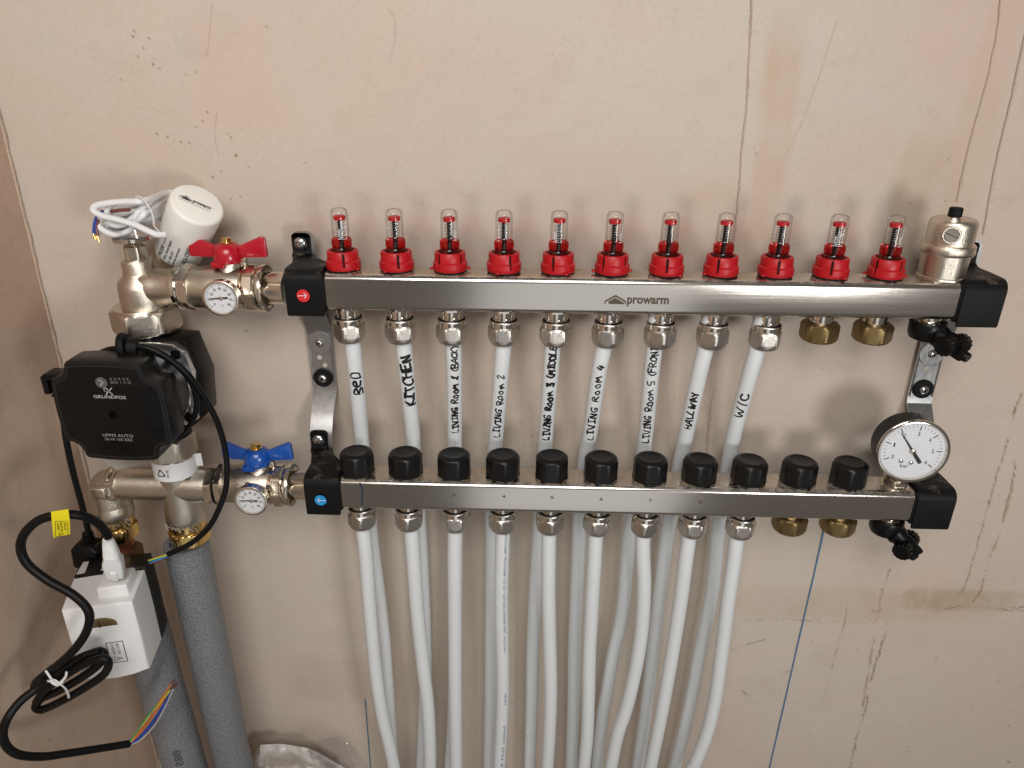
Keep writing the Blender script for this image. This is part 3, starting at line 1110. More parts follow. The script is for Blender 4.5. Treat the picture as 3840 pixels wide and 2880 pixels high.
def hand(g, P, s, v0, v1, hgt, wd, seed, side=0.0):
    """felt-pen writing wrapped on the front of a pipe, reading upwards from photo row v0 to v1"""
    rnd = random.Random(seed)
    # arc positions along the pipe by photo row (P: list of (v, point))
    tot = sum(ADV.get(c, .7) for c in s)

    def along(k):
        v_ = v0 + (v1 - v0) * k
        for (a, p), (b, q) in zip(P, P[1:]):
            if a <= v_ <= b:
                t = (v_ - a) / max(1e-6, b - a)
                return p.lerp(q, t), (p - q).normalized()
        return P[-1][1], Vector((0, 0, 1))
    R_ = 8.12

    def fn(x, y):
        c, T = along(max(0, min(1, x)))
        tocam = (CAM - c)
        Nn = (tocam - T * tocam.dot(T)).normalized()
        B = T.cross(Nn)          # points to the right when T is up and N to the viewer
        if B.x < 0:
            B = -B
        ph = y / R_
        return c + (Nn * math.cos(ph) - B * math.sin(ph)) * R_
    x = 0.0
    for c in s:
        a = ADV.get(c, .7)
        if c in FONT:
            sc = rnd.uniform(.9, 1.1)
            sk = rnd.uniform(-.12, .12)
            dy = rnd.uniform(-.10, .10)
            ra = rnd.uniform(-.22, .22)
            ca, sa = math.cos(ra), math.sin(ra)
            sw = rnd.uniform(.8, 1.05)
            for st in FONT[c]:
                pts = []
                for px0, py0 in st:
                    px_, py_ = .28 + ((px0 - .28) * ca - (py0 - .5) * sa) * sw, .5 + (px0 - .28) * sa + (py0 - .5) * ca
                    pts.append(((x + px_ * 1.0 + sk * (py_ - .5) * .5) / tot, (py_ * sc - .5 + dy + rnd.uniform(-.06, .06)) * hgt + side))
                # ribbon in a space where x is scaled to mm
                ln = (P_len(P, v0, v1))
                g.stroke([(p[0] * ln, p[1]) for p in pts], wd * rnd.uniform(1.0, 1.6), None, lambda X, Y: fn(X / ln, Y), 5 if len(pts) > 4 else 8)
        x += a


def P_len(P, v0, v1):
    a, b = min(v0, v1), max(v0, v1)
    pts = [p for v_, p in P if a <= v_ <= b]
    return sum((pts[i + 1] - pts[i]).length for i in range(len(pts) - 1))


WR = [('BeD', 1463, 1374, 9.5, 1.55), ('KITCHEN', 1505, 1318, 10, 1.95), ('LIVING Room 1 (BACK)', 1603, 1286, 6.0, 1.3), ('LIVING Room 2', 1622, 1386, 6.2, 1.25),
      ('LIVING Room 3 (MIDDLE', 1634, 1283, 6.8, 1.6), ('LIVING Room 4', 1633, 1350, 6.6, 1.3), ('LIVING Room 5 (FRONT', 1645, 1285, 6.8, 1.35), ('HALLWAY', 1590, 1450, 6.2, 1.35), ('W/C', 1545, 1452, 8.5, 1.4)]


def pipe(px, ytab, name):
    pts = [at(u, v, interp(v, ytab)) for u, v in px]
    fine = catmull(pts, 10)
    vs_ = catmull([(v, 0, 0) for u, v in px], 10)
    return [(q.x, p) for q, p in zip(vs_, fine)]


for i in range(9):
    P = pipe(UP[i], YUP, i)
    P[0] = (P[0][0], Vector((PORT[i], YT, ZT - BH - 20)))
    t = thing('heating_pipe', '%s white pipe from the left under upper manifold, marked %s' % ('ninth' if i == 8 else ordinal[i], room[i]), 'pipe', P[-1][1], 'white pipes from the upper manifold')
    g = G()
    g.tube([p for v_, p in P], 8.0, 22)
    build(g, 'tube', M_PIPE, t)
    g = G()
    s_, v0, v1, hh, ww = WR[i]
    hand(g, P, s_, v0, v1, hh, ww, 40 + i, -.6)
    build(g, 'handwriting', M_INK, t)
    P = pipe(LO[i], YLO, i)
    P[0] = (P[0][0], Vector((PORT[i], YB, ZB - BH - 14)))
    lab = {0: 'leftmost white plastic pipe leaving the lower manifold', 3: 'white plastic pipe from the lower manifold with printed grey text line', 8: 'rightmost white pipe leaving the lower manifold, bending left at its foot'}.get(i, '%s white plastic pipe from the left leaving the lower manifold' % ordinal[i])
    t = thing('heating_pipe', lab, 'pipe', P[-1][1], 'white pipes from the lower manifold')
    g = G()
    g.tube([p for v_, p in P], 8.0, 22)
    build(g, 'tube', M_PIPE, t)
    if i == 3:
        g = G()
        for txt, va, vb in (('PROWARM * PROWARM * 231125 * OXYGEN BARRIER PERT 16x2.0 mm', 1990, 2425), ('PE-RT', 2585, 2630), ('prowarm', 2705, 2770), ('DIN 4726 16x2', 2785, 2960)):
            v, f = text(txt, 100, 3.0 if va < 2700 else 3.6, .01)

            def fnp(x, y):
                k = va + (vb - va) * (x / 100 + .5)
                for (a, p), (b, q) in zip(P, P[1:]):
                    if a <= k <= b:
                        c, T = p.lerp(q, (k - a) / (b - a)), (p - q).normalized()
                        break
                else:
                    c, T = P[-1][1], Vector((0, 0, 1))
                Nn = (CAM - c)
                Nn = (Nn - T * Nn.dot(T)).normalized()
                B = T.cross(Nn)
                B = B if B.x > 0 else -B
                ph = (y + 3.4) / 8.1
                return c + (Nn * math.cos(ph) + B * math.sin(ph)) * 8.1
            g.add([fnp(q.x, q.y) for q in v], f)
            build(g, 'print_line', M_PALEB, t)
            g = G()

# ------------------------------------------------------------------ mounting brackets


def screw_geo(M, r=5.4):
    g = G()
    g.radial([(0, r), (.8, r), (2.2, r * .82), (3.0, r * .45), (3.1, .2)], 24, M)
    return g


def cross_geo(M, r=5.4):
    g = G()
    for a in (.4, .4 + PI / 2):
        g.box((r * 1.0, r * .22, .5), (0, 0, 2.95), 0, M @ Matrix.Rotation(a, 4, 'Z'))
    return g


def bracket(label, xs, xt, xl, xr, zt, sticker):
    t = thing('manifold_bracket', label, 'bracket', (xs, 0, ZB - 40), 'manifold wall brackets')
    g = G()
    g.sheet([(-22, 27, xs - 6, xs + 6), (-22, 25, xs - 9, xs + 9), (-22, 21, xs - 11, xs + 11), (-22, -20, xs - 11, xs + 11), (-21, -48, xs - 12, xs + 12), (-12, -68, xs - 13, xs + 13), (-5, -80, xs - 13, xs + 13), (-4, -86, xs - 13, xs + 13), (-4, -146, xs - 13, xs + 13), (-6, -153, xs - 13, xs + 13), (-22, -170, xs - 12, xs + 12), (-33, -186, xs - 12, xs + 12), (-36, -196, xs - 12, xs + 12), (-36, -240, xs - 12, xs + 12)], -2.0)
    st = build(g, 'strap', M_ZINC, t, 25)
    g = G()
    for sx in (-1, 1):
        g.tube([(xs + sx * 11.8, -6.6, -88), (xs + sx * 11.8, -6.6, -144)], .8, 6)
    build(g, 'strap_flange', M_ZINC, st)
    for z, dx in ((-112, -2), (-121, 3)):
        g = G()
        g.radial([(0, 2.6), (.25, 2.6)], 20, frame((xs + dx, -6.0, z), (0, -1, 0)))
        build(g, 'hole', M_WALL, st)
    Mw = frame((xs, -6, -95), (0, -1, 0))
    g = G()
    g.radial([(0, 13), (1.6, 13), (1.9, 12.6)], 40, Mw)
    build(g, 'washer', M_ZINC, t)
    sc = build(screw_geo(frame((xs, -7.8, -95), (0, -1, 0)), 4.6), 'screw', M_SCREW, t)
    build(cross_geo(frame((xs, -7.8, -95), (0, -1, 0)), 4.6), 'cross_slot', M_BLACKS, sc)
    g = G()
    g.radial([(0, 10.4), (3.0, 10.4), (3.6, 9.8), (3.6, 4.5)], 40, frame((xs, -6, -135), (0, -1, 0)))
    build(g, 'rubber_washer', M_RUB, t)
    sc = build(screw_geo(frame((xs, -9.4, -135), (0, -1, 0)), 4.8), 'screw', M_SCREW, t)
    build(cross_geo(frame((xs, -9.4, -135), (0, -1, 0)), 4.8), 'cross_slot', M_BLACKS, sc)
    for k, (yc, zz, ysc) in enumerate(((YT, ZT, -24.0), (YB, ZB, -38.0))):
        fr = yc - BD / 2 - 3.2
        tp = zz + 4.0
        g = G()
        xm = (xl + xr) / 2
        nar = 9.5
        pr = [(ysc, zz + 25.5, xt - 5, xt + 5), (ysc, zz + 24.4, xt - 8, xt + 8), (ysc, zz + 22, xt - nar, xt + nar), (ysc, zz + 8, xt - nar, xt + nar), (ysc - 1, zz + 5.5, xt - nar, xt + nar), (ysc - 4, tp, xt - nar, xt + nar), (ysc - 12, tp, xt * .7 + xm * .3 - 11, xt * .6 + xm * .4 + 11), (yc + 8, tp, xl, xr), (fr + 10, tp, xl, xr), (fr + 6.2, tp - .8, xl, xr), (fr + 2.9, tp - 2.9, xl, xr), (fr + .8, tp - 6.2, xl, xr), (fr, tp - 10, xl, xr), (fr, zz - BH - 2.5, xl, xr), (fr + .3, zz - BH - 4.5, xl + .6, xr - .6)]
        g.sheet(pr, 2.0)
        cl = build(g, 'clamp', M_CLAMP, t, 30)
        Ms = frame((xt, ysc - 2.2, zz + 15.5), (0, -1, 0))
        sc = build(screw_geo(Ms, 6.2), 'screw', M_SCREW, t)
        build(cross_geo(Ms, 5.6), 'cross_slot', M_ZINC, sc)
        # rubber liner round the bar
        g = G()
        sgn = 1 if xs < 0 else -1
        for a, b in ((xl - (3 if sgn < 0 else -2), xr + (3 if sgn > 0 else -2)),):
            g.box((b - a, BD + 4.4, BH + 4.0), ((a + b) / 2, yc, zz - BH / 2), 5, None, 3)
        build(g, 'rubber_liner', M_RUB, t)
        if sticker:
            cc = Vector(((xl + xr) / 2 + (0 if k == 0 else -1), fr - 2.15, zz - 19 - 1.5 * k))
            Mst = frame(cc, (0, -1, 0))
            g = G()
            g.radial([(0, 6.0), (.12, 6.0)], 40, Mst)
            sk = build(g, 'sticker', (M_STRED, M_STBLU)[k], t)
            sk['label'] = ('round red sticker with white arrow pointing right', 'round blue sticker with white arrow pointing left')[k]
            g = G()
            q = 1 if k == 0 else -1
            Ma = Mst @ Matrix.Translation((0, 0, .25))
            g.stroke([(-5.2 * q, -.2), (3.2 * q, .2)], .6, Ma)
            g.stroke([(.9 * q, 2.6), (3.3 * q, .2)], .6, Ma)
            g.stroke([(.9 * q, -2.3), (3.3 * q, .2)], .6, Ma)
            build(g, 'arrow', M_DIAL, sk)
    return t


bracket('left zinc strap bracket with black clamps, red and blue arrow stickers', -298, -300, -301, -266, 0, True)
bracket('right zinc strap bracket with plain black clamps beside the gauge', 343, 342, 313, 350, 0, False)

# ------------------------------------------------------------------ ball valves (supply red, return blue)


def wing(sx):
    return [(0 * sx, -8.5), (34 * sx, -8.5), (36.3 * sx, -7.8), (36.8 * sx, -6), (36.2 * sx, 8), (35.4 * sx, 10), (33.5 * sx, 11), (31 * sx, 10.6), (13 * sx, 3), (0 * sx, 2.5)]


def ball_valve(label, y, z, xc, mh, cat_name):
    """axis along x through (xc,y,z); handle on top"""
    t = thing('ball_valve', label, 'valve', (xc, y, z - 22), 'ball valves')
    MX = frame((xc, y, z), (1, 0, 0), (0, 0, 1))
    g = G()
    g.radial([(-33, 17), (-31, 19), (-28, 19.8), (-20, 19.8), (-14, 21.2), (0, 21.8), (14, 21.2), (19, 20)], 48, MX)
    body = build(g, 'body', M_NICKEL, t)
    g = G()
    g.radial(hexprof(41, -36, -29, 1.2), 72, MX)
    build(g, 'hex_flat', M_NICKS, body, 26)
    g = G()
    g.radial([(19, 20.6), (19.6, 21.8), (21.6, 21.8), (22.2, 20.4), (24, 20.4)], 48, MX)
    build(g, 'ring', M_CHROME, t)
    g = G()
    o8 = hexr(43.5, 8, .3)
    g.radial([(24, o8), (32, o8), (33, 21.0), (34.5, 21.6), (36, 22.4), (39, 22.6), (40.2, 22.2), (40.2, 19.2), (37, 18.4)], 96, MX)
    build(g, 'union_nut', M_NICKS, t, 30)
    g = G()
    g.radial([(36, 14.5), (44, 15), (46, hexr(29, 6, .6)), (58, hexr(29, 6, .6))], 72, MX)
    build(g, 'tail', M_NICKS, t, 26)
    MZ = frame((xc + 7, y, z), (0, 0, 1))
    g = G()
    g.radial([(16, 13.5), (20, 10.5), (22.5, 9.8), (27, 9.8), (27.4, 8)], 32, MZ)
    build(g, 'stem', M_NICKEL, t)
    g = G()
    g.box((5, 7, 9), (14, 2, 24), .5, MZ)
    build(g, 'stop_lug', M_NICKS, t)
    g = G()
    g.radial([(25.5, 13.2), (26.5, 13.6), (31, 13.4), (36, 12.8), (40.5, 10.8), (42.6, 8.2), (43.2, 5.5)], 40, MZ)
    g.box((13, 21, 6), (-6, -2, 24.6), 1.2, MZ)
    hd = build(g, 'handle', mh, t)
    MW = frame((xc + 7, y, z + 38.0), (0, -1, 0))
    for sx in (-1, 1):
        out = wing(sx)
        if sx > 0:
            out = out[::1]
        g = G()
        pts = out if sx > 0 else out[::-1]
        g.prism(pts, -2.6, 2.6, 1.0, MW @ Matrix.Rotation(.07 * sx, 4, 'Y'))
        build(g, 'wing', mh, hd)
    g = G()
    g.radial([(43, 6.0), (43.6, 6.4), (44.2, 6.4), (44.4, hexr(9, 6, .3)), (47.6, hexr(9, 6, .3)), (48.0, 3.6)], 48, MZ)
    build(g, 'handle_nut', M_BRASS, t, 26)
    g = G()
    g.radial([(0, 2.6), (1.0, 2.6), (1.6, 1.6)], 16, frame((xc + 1, y - 19, z + 11.5), (0, -.85, .53)))
    build(g, 'plug_screw', M_CHROME, t)
    return t


def stem_frame(c, yaw=0.0, tilt=0.0):
    return frame(c, (math.sin(yaw) * math.cos(tilt), -math.cos(yaw) * math.cos(tilt), math.sin(tilt)))


def thermometer(label, c, ybase, needle):
    t = thing('dial_thermometer', label, 'thermometer', c, 'small dial thermometers')
    M = stem_frame(c, .0, .0)
    g = G()
    g.radial([(-24, 5), (-9, 5), (-8.8, 14.5), (-8, 16.0), (-.6, 16.6), (.6, 16.6), (1.0, 16.0), (1.0, 14.6), (-.6, 14.4)], 48, M, cap1=False)
    build(g, 'case', M_NICKS, t)
    g = G()
    g.radial([(-1.2, 14.6), (-.9, 14.6)], 48, M)
    dl = build(g, 'dial', M_DIAL, t)
    g = G()
    a0, a1 = math.radians(222), math.radians(-42)
    Md = M @ Matrix.Translation((0, 0, -.7))
    for k in range(41):
        a = a0 + (a1 - a0) * k / 40
        r0 = 11.0 if k % 5 == 0 else 12.2
        g.stroke([(r0 * math.cos(a), r0 * math.sin(a)), (13.6 * math.cos(a), 13.6 * math.sin(a))], .42 if k % 5 == 0 else .25, Md)
    for k in range(9):
        a = a0 + (a1 - a0) * k / 8
        v, f = text(str(k * 10), 1.6 if k == 0 else 3.0, 2.5, .012)
        g.add([q + Vector((8.9 * math.cos(a), 8.9 * math.sin(a), 0)) for q in v], f, Md)
    v, f = text('°C', 3, 2.4)
    g.add([q + Vector((.5, -7.4, 0)) for q in v], f, Md)
    build(g, 'scale', M_INK, dl)
    g = G()
    Mn = M @ Matrix.Translation((0, 0, -.2)) @ Matrix.Rotation(needle, 4, 'Z')
    g.prism([(-6.5, -.9), (0, -.7), (11.5, -.25), (11.5, .25), (0, .7), (-6.5, .9)], 0, .3, 0, Mn)
    build(g, 'needle', M_INK, t)
    g = G()
    g.radial([(-.4, 1.9), (.3, 1.9), (.6, 1.2)], 20, M)
    build(g, 'hub', M_CHROME, t)
    g = G()
    g.radial([(.75, 14.6), (.85, 14.6)], 40, M)
    build(g, 'lens', M_GLASS, t)
    return t


ball_valve('nickel ball valve with red butterfly handle on the upper manifold', YT, -19.5, -365, M_REDM, 'red')
ball_valve('nickel ball valve with blue butterfly handle on the lower manifold', YB, -227.5, -360, M_BLUEM, 'blue')
p = at(827, 1119, -97)
thermometer('small round thermometer below the red valve handle', p, 0, math.radians(184))
p = at(941, 1879, -114)
thermometer('small round thermometer below the blue valve handle', p, 0, math.radians(180))

# ------------------------------------------------------------------ upper valve tee over the pump
TX, TZ = -446, -22
t = thing('mixing_tee', 'cast nickel tee valve body joining pump and red valve', 'pipe fitting', (TX, YT, -66))
g = G()
MX = frame((TX, YT, TZ + 2), (1, 0, 0), (0, 0, 1))
MZt = frame((TX, YT, TZ), (0, 0, 1))
g.radial([(-40, 21), (-26, 21.5), (-10, 21.5), (2, 21.5), (9, 20), (14, 14.8), (17, 14.0), (27, 14.0), (28.6, 13.4), (29, 11)], 48, MZt)
g.radial([(0, 16), (6, 18.5), (16, 18), (30, 18), (34, 19.2), (36, 19.6)], 48, MX)
build(g, 'body', M_NICKEL, t, 50)
g = G()
g.radial([(36, 19.4), (36.6, 20.6), (39, 20.6), (39.6, 19.4), (42, 18.6), (44, 18.6)], 48, MX)
build(g, 'polished_ring', M_CHROME, t)
g = G()
g.radial(hexprof(38, 41, 50, 1.4), 96, MX)
build(g, 'union_nut', M_NICKS, t, 26)
g = G()
g.radial([(49.6, 19.8), (50, 20.4), (51.6, 20.4), (52, 19)], 40, MX)
build(g, 'gasket', M_RUB, t)
g = G()
g.radial(hexprof(57, -41, -18, 3.0, 6, 1.2), 120, frame((TX - 2, YT, TZ), (0, 0, 1)), ph=.35)
build(g, 'pump_nut', M_NICKEL, t, 26)
g = G()
g.radial([(-18, 27.6), (-17.4, 28.0), (-16, 27.4), (-15.8, 21)], 48, frame((TX - 2, YT, TZ), (0, 0, 1)), cap0=False)
build(g, 'nut_rim', M_NICKS, t)
g = G()
g.radial([(28, 10.8), (30, 10.8), (30.4, hexr(20.5, 6, .5)), (41.5, hexr(20.5, 6, .5)), (42.6, 9.4), (43.4, 8.6), (44.5, 6.5)], 72, MZt, ph=.2)
build(g, 'spindle_nut', M_NICKS, t, 26)
g = G()
g.radial([(43, 4.0), (52, 4.0)], 20, MZt)
build(g, 'spindle', M_CHROME, t)
g = G()
ZD = 27.0
Md = frame((TX + 3, YT, ZD), (-.06, -.05, 1))
g.radial([(-.8, 18.5), (-.2, 19.6), (2.6, 19.8), (3.0, 19.2)], 48, Md)
dk = build(g, 'dial_ring', M_CHROME, t)
g = G()
g.radial([(3.1, 19.0), (14, 18.0), (15, 16.5)], 40, Md)
build(g, 'clear_cover', M_FILM, dk)

# ------------------------------------------------------------------ thermal actuator
pt_, pb_ = at(427 * 1.736, 440 * 1.736, -58), at(386 * 1.736, 541 * 1.736, -30)
ax = (pt_ - pb_)
AL = ax.length
ax.normalize()
t = thing('thermal_actuator', 'white cylindrical actuator with black logo leaning behind the red handle', 'actuator', pb_)
MA = frame(pb_, ax, (1, 0, 0))
g = G()
RA = 23.8
g.radial([(0, RA - 2.6), (.8, RA - 2.0), (3, RA - 1.6), (AL - 3.2, RA), (AL - 1.6, RA - .5), (AL - .5, RA - 1.7), (AL, RA - 3.6)], 64, MA)
ab = build(g, 'housing', M_IVORY, t)
g = G()
g.radial([(AL - .4, 17.2), (AL + .16, 17.2), (AL + .22, 17.0)], 48, MA)
build(g, 'top_disc', M_IVORY, ab)
g = G()
h = hexr(38, 6, 1)
g.radial([(-9, lambda a: min(h(a), 19.5)), (-7.5, h), (.5, h)], 72, MA)
build(g, 'mounting_nut', M_BRONZE if False else M_NICKEL, t, 26)
# logo on the top face: x to the right in the picture
right = Vector((1, .1, -.12))
Mt = frame(pb_ + ax * (AL + .35), ax, right)
g = G()
for poly in house(.56, -10.5, .8):
    g.add(poly, [tuple(range(len(poly)))], Mt)
v, f = text('prowarm', 16, 4.8, .034)
g.add([q + Vector((3.6, -.3, 0)) for q in v], f, Mt)
v, f = text('TM', 1.6, .9)
g.add([q + Vector((13.4, 2.2, 0)) for q in v], f, Mt)
g.stroke([(-15, -3.3), (11.5, -3.3)], .4, Mt)
build(g, 'logo', M_INK, t)
# lettering round the side
xa = MA.to_3x3() @ Vector((1, 0, 0))
ya = MA.to_3x3() @ Vector((0, 1, 0))
tocam = (CAM - pb_).normalized()
phc = math.atan2(tocam.dot(ya), tocam.dot(xa))


def side_map(z, s_):
    """z along the axis, s_ mm round the barrel (to the right positive)"""
    a = phc + s_ / RA
    r_ = RA + .1 - .0 - (1.6 * max(0, (AL - 3.2 - z)) / (AL - 6.2))
    return pb_ + ax * z + (xa * math.cos(a) + ya * math.sin(a)) * (r_ + .15)


g = G()
for s_, str_, za, zb, hh, bd in ((-15.6, 'PRO230', 3.5, 19, 4.2, .035), (-15.0, 'www.prowarm.com', 21, 36, 2.2, .012), (-9.6, '230Vac Thermal Actuator', 3, 33, 3.2, .022), (-4.6, '50 - 60Hz 2.5W', 3, 21, 3.1, .022), (0, 'Normally closed (open)', 3, 29, 3.0, .022), (8.5, 'CE', 20, 27, 4.4, .03), (8.5, 'UK CA', 9, 18, 4.4, .03)):
    v, f = text(str_, zb - za, hh, bd)
    g.add([side_map((za + zb) / 2 + q.x, s_ - q.y) for q in v], f)
for a_, b_ in (((28, 5.8), (32, 9.4)), ((28, 9.4), (32, 5.8)), ((28, 6.4), (28, 8.8)), ((32, 5.8), (32, 9.4)), ((33.5, 5.6), (33.5, 9.6))):
    g.stroke([a_, b_], .55, None, lambda z, s2: side_map(z, s2))
build(g, 'side_print', M_INK, t)

# white flex in a bundle
wc = thing('actuator_cable', 'coiled white flat cable bundle tied beside the white actuator', 'cable', at(*c7(700, 800), -62))
flex = [([(1195, 880), (1080, 885), (950, 835), (800, 765), (600, 705), (450, 670), (345, 625), (312, 575), (365, 535), (520, 507), (700, 495), (880, 490), (1000, 455), (1110, 420), (1230, 400)], -92, -84),
        ([(1290, 385), (1180, 388), (1080, 425), (960, 510), (860, 610), (780, 690), (690, 755), (600, 775), (520, 745), (482, 660), (492, 575), (560, 515), (700, 492), (880, 495)], -78, -82),
        ([(1270, 445), (1150, 480), (1040, 545), (920, 640), (830, 740), (730, 840), (580, 885), (440, 835), (372, 765), (400, 695), (520, 670), (700, 632), (900, 598), (1190, 590)], -84, -70),
        ([(1210, 650), (1080, 665), (960, 690), (860, 745), (740, 800), (600, 790), (480, 740), (430, 660), (450, 600), (520, 560), (680, 555), (840, 560), (960, 540), (1100, 480), (1260, 430)], -72, -66),
        ([(1190, 620), (1000, 640), (800, 640), (620, 680), (500, 770), (420, 830), (360, 850), (340, 790), (370, 720), (450, 690)], -64, -66),
        ([(1180, 660), (1060, 700), (930, 750), (800, 800), (640, 850), (520, 840)], -66, -64),
        ([(1220, 530), (1080, 560), (900, 560), (740, 545), (600, 560)], -68, -66)]
for pts, ya_, yb_ in flex:
    n = len(pts)
    g = G()
    g.tube(catmull([at(*c7(x, y), (ya_ + (yb_ - ya_) * k / (n - 1)) * (1 - f_) - 20 * f_) for k, (x, y) in enumerate(pts) for f_ in [0 if y > 860 else min(1, max(0, (x - 950) / 230))]], 7), 2.75, 10)
    build(g, 'strand', M_WCAB, wc)
g = G()
g.tube(catmull([at(*c7(x, y), yy) for x, y, yy in ((810, 445, -80), (870, 440, -92), (940, 510, -96), (1000, 610, -97), (1030, 720, -97), (1035, 780, -95), (1090, 840, -92), (1110, 870, -85))], 6), 1.3, 8, True, .5)
build(g, 'tie', M_WCAB, wc)
for nm, pts, m_ in (('blue', [(440, 600, -70), (375, 650, -74), (335, 740, -78), (322, 870, -80)], WIRE['blue']), ('brown', [(750, 590, -88), (620, 597, -88), (530, 610, -84)], WIRE['brown']), ('brown', [(385, 700, -76), (352, 790, -78), (372, 900, -80)], WIRE['brown'])):
    g = G()
    g.tube(catmull([at(*c7(x, y), yy) for x, y, yy in pts], 6), 1.5, 8)
    o = build(g, 'core_wire', m_, wc)
for a, b in (((312, 860), (345, 945)), ((362, 900), (395, 980))):
    g = G()
    g.tube([at(*c7(*a), -80), at(*c7(*b), -81)], 1.1, 8)
    build(g, 'ferrule', M_BRASS, wc)

# ------------------------------------------------------------------ circulation pump
PX = -446.0
pc = at(*c2(843, 700), -152)
t = thing('circulation_pump', 'black circulation pump with printed face plate at the left', 'pump', (PX, -70, -190))


def rrect(w_, h_, cut, n=4):
    """rectangle w x h with rounded corners"""
    o = []
    for sx, sy, a0 in ((1, 1, 0), (-1, 1, 90), (-1, -1, 180), (1, -1, 270)):
        for k in range(n + 1):
            a = math.radians(a0 + 90 * k / n)
            o.append((sx * (w_ / 2 - cut) + cut * math.cos(a), sy * (h_ / 2 - cut) + cut * math.sin(a)))
    return o


def slab(g, pts, y0, y1, bev):
    """outline given as (x, z) seen from the front, thick from y0 (back) to y1 (front)"""
    M_ = frame((0, 0, 0), (0, -1, 0))
    return g.prism([(x, z) for x, z in pts][::-1], -y0, -y1, bev, M_)


g = G()
slab(g, [(-484, -80), (-452, -63), (-402, -66), (-393, -104), (-397, -146), (-407, -155), (-421, -166), (-470, -166), (-496, -140), (-496, -98)], -52, -84, 3)
g.radial([(-58, 15), (-52, 17.5), (60, 17.5), (66, 15)], 36, frame((PX, -68, -125), (0.03, 0, 1)))
build(g, 'volute', M_BLACKS, t)
g = G()
slab(g, [(-476, -79), (-447, -65), (-412, -67.5), (-402, -75), (-396.5, -96), (-401, -146), (-410, -153), (-478, -153), (-492, -140), (-492, -95)], -84.2, -91, 1.5)
fl = build(g, 'flange', M_ALU, t)
MV = frame((PX + 2, 0, -121), (0, -1, 0))
for x, z in ((-410, -77), (-409, -144), (-484, -144), (-482, -90)):
    g = G()
    g.radial([(90.5, 5.0), (92.4, 5.0), (92.5, 4.2), (91.4, 4.0)], 24, frame((x, 0, z), (0, -1, 0)))
    build(g, 'bolt', M_BLACKS, fl)
g = G()
g.tube(catmull([(-402, -92, -100), (-404, -93.5, -118), (-405, -92, -136)], 6), 2.6, 8)
build(g, 'cast_rib', M_ALU, fl)
g = G()
Mm = frame((pc.x + 3, 0, pc.z - 1), (0, -1, 0))
g.radial([(90, 40), (100, 42.5), (134, 43.5)], 64, Mm)
build(g, 'motor', M_BLACK, t)


def face_outline(k=1.0):
    q = []
    W, H = 51 * k, 49.5 * k
    # first quadrant, clockwise from top centre, then mirrored
    quad = [(0, H), (16, H - .4), (29, H - 1.4), (32.4, H - 2.4), (34, H - 4.5), (34.6, H - 8), (36, H - 12), (38.5, H - 15), (42, H - 17.2), (46, H - 18.4), (48.2, H - 19.6), (49.4, H - 22), (W - .4, 14), (W, 0)]
    q = quad + [(x, -y) for x, y in quad[-2::-1]] + [(-x, -y) for x, y in quad[1:]] + [(-x, y) for x, y in quad[-2:0:-1]]
    return q[::-1]


Mp = frame((pc.x, 0, pc.z), (0, -1, 0)) @ Matrix.Rotation(math.radians(-1.0), 4, 'Z')
g = G()
g.prism(face_outline(), 124, 152, 2.4, Mp)
hb = build(g, 'control_box', M_BLACK, t)
g = G()
sc_ = Matrix.Diagonal((.915, .905, 1, 1))
g.prism(face_outline(), 151.6, 152.4, .3, Mp @ sc_)
fp = build(g, 'face_plate', M_FACE, t)
g = G()
ol = [(x * .918, y * .908) for x, y in face_outline()]
g.stroke(ol + ol[:1], .5, Mp @ Matrix.Translation((0, 0, 152.35)), None, 2)
build(g, 'face_edge', M_EDGE, fp)
Mq = Mp @ Matrix.Translation((0, 0, 152.6))


def fpx(x, y):
    """crop pixel on the face -> local mm"""
    p_ = at(*c2(x, y), -152.6)
    q_ = Mp.inverted() @ p_
    return q_.x, q_.y


g = G()
cx_, cy_ = fpx(765, 472)
g.radial([(0, 5.2), (.15, 5.2)], 32, Mq @ Matrix.Translation((cx_, cy_, 0)))
build(g, 'button', M_PRINTD, fp)
g = G()
g.stroke([(cx_ - 1.4, cy_ + 2.6), (cx_ + 1.5, cy_), (cx_ - 1.4, cy_ - 2.6)], 1.3, Mq @ Matrix.Translation((0, 0, .3)), None, 1)
lx, ly = fpx(815, 540)
Ml = Mq @ Matrix.Translation((lx, ly, 0))
g.stroke([(-3.6, 2.2), (-1.4, 3.2), (.3, 1.0), (3.6, -3.0)], 1.1, Ml)
g.stroke([(3.8, 3.6), (1.4, 1.2), (-1.2, -1.6), (-2.2, -3.4)], 1.1, Ml)
g.stroke([(-3.6, 2.2), (-3.2, .6), (-1.4, -.6)], .7, Ml)
lx, ly = fpx(827, 581)
g.add(*text('GRUNDFOS', 29, 3.2, .03), Mq @ Matrix.Translation((lx, ly, 0)))
build(g, 'maker_mark', M_PRINT, fp)
g = G()
lx, ly = fpx(888, 871)
g.add(*text('UPM3 AUTO', 28, 3.0), Mq @ Matrix.Translation((lx, ly, 0)))
lx, ly = fpx(895, 901)
g.add(*text('25-70 130 ZZZ', 25.5, 2.4), Mq @ Matrix.Translation((lx, ly, 0)))
build(g, 'type_text', M_PRINT, fp)
g = G()
for k, (x, wd) in enumerate(((846, 3.0), (877, 2.2), (911, .8), (935, .8), (945, .8), (966, .8), (974, .8), (982, .8))):
    lx, ly = fpx(x, 470)
    if k < 2:
        for dy in (-1, 0, 1):
            g.stroke([(lx - wd / 2, ly + dy), (lx + wd / 2, ly + dy)], .7, Mq)
    else:
        g.stroke([(lx, ly - 1.4), (lx, ly + 1.4)], .6, Mq)
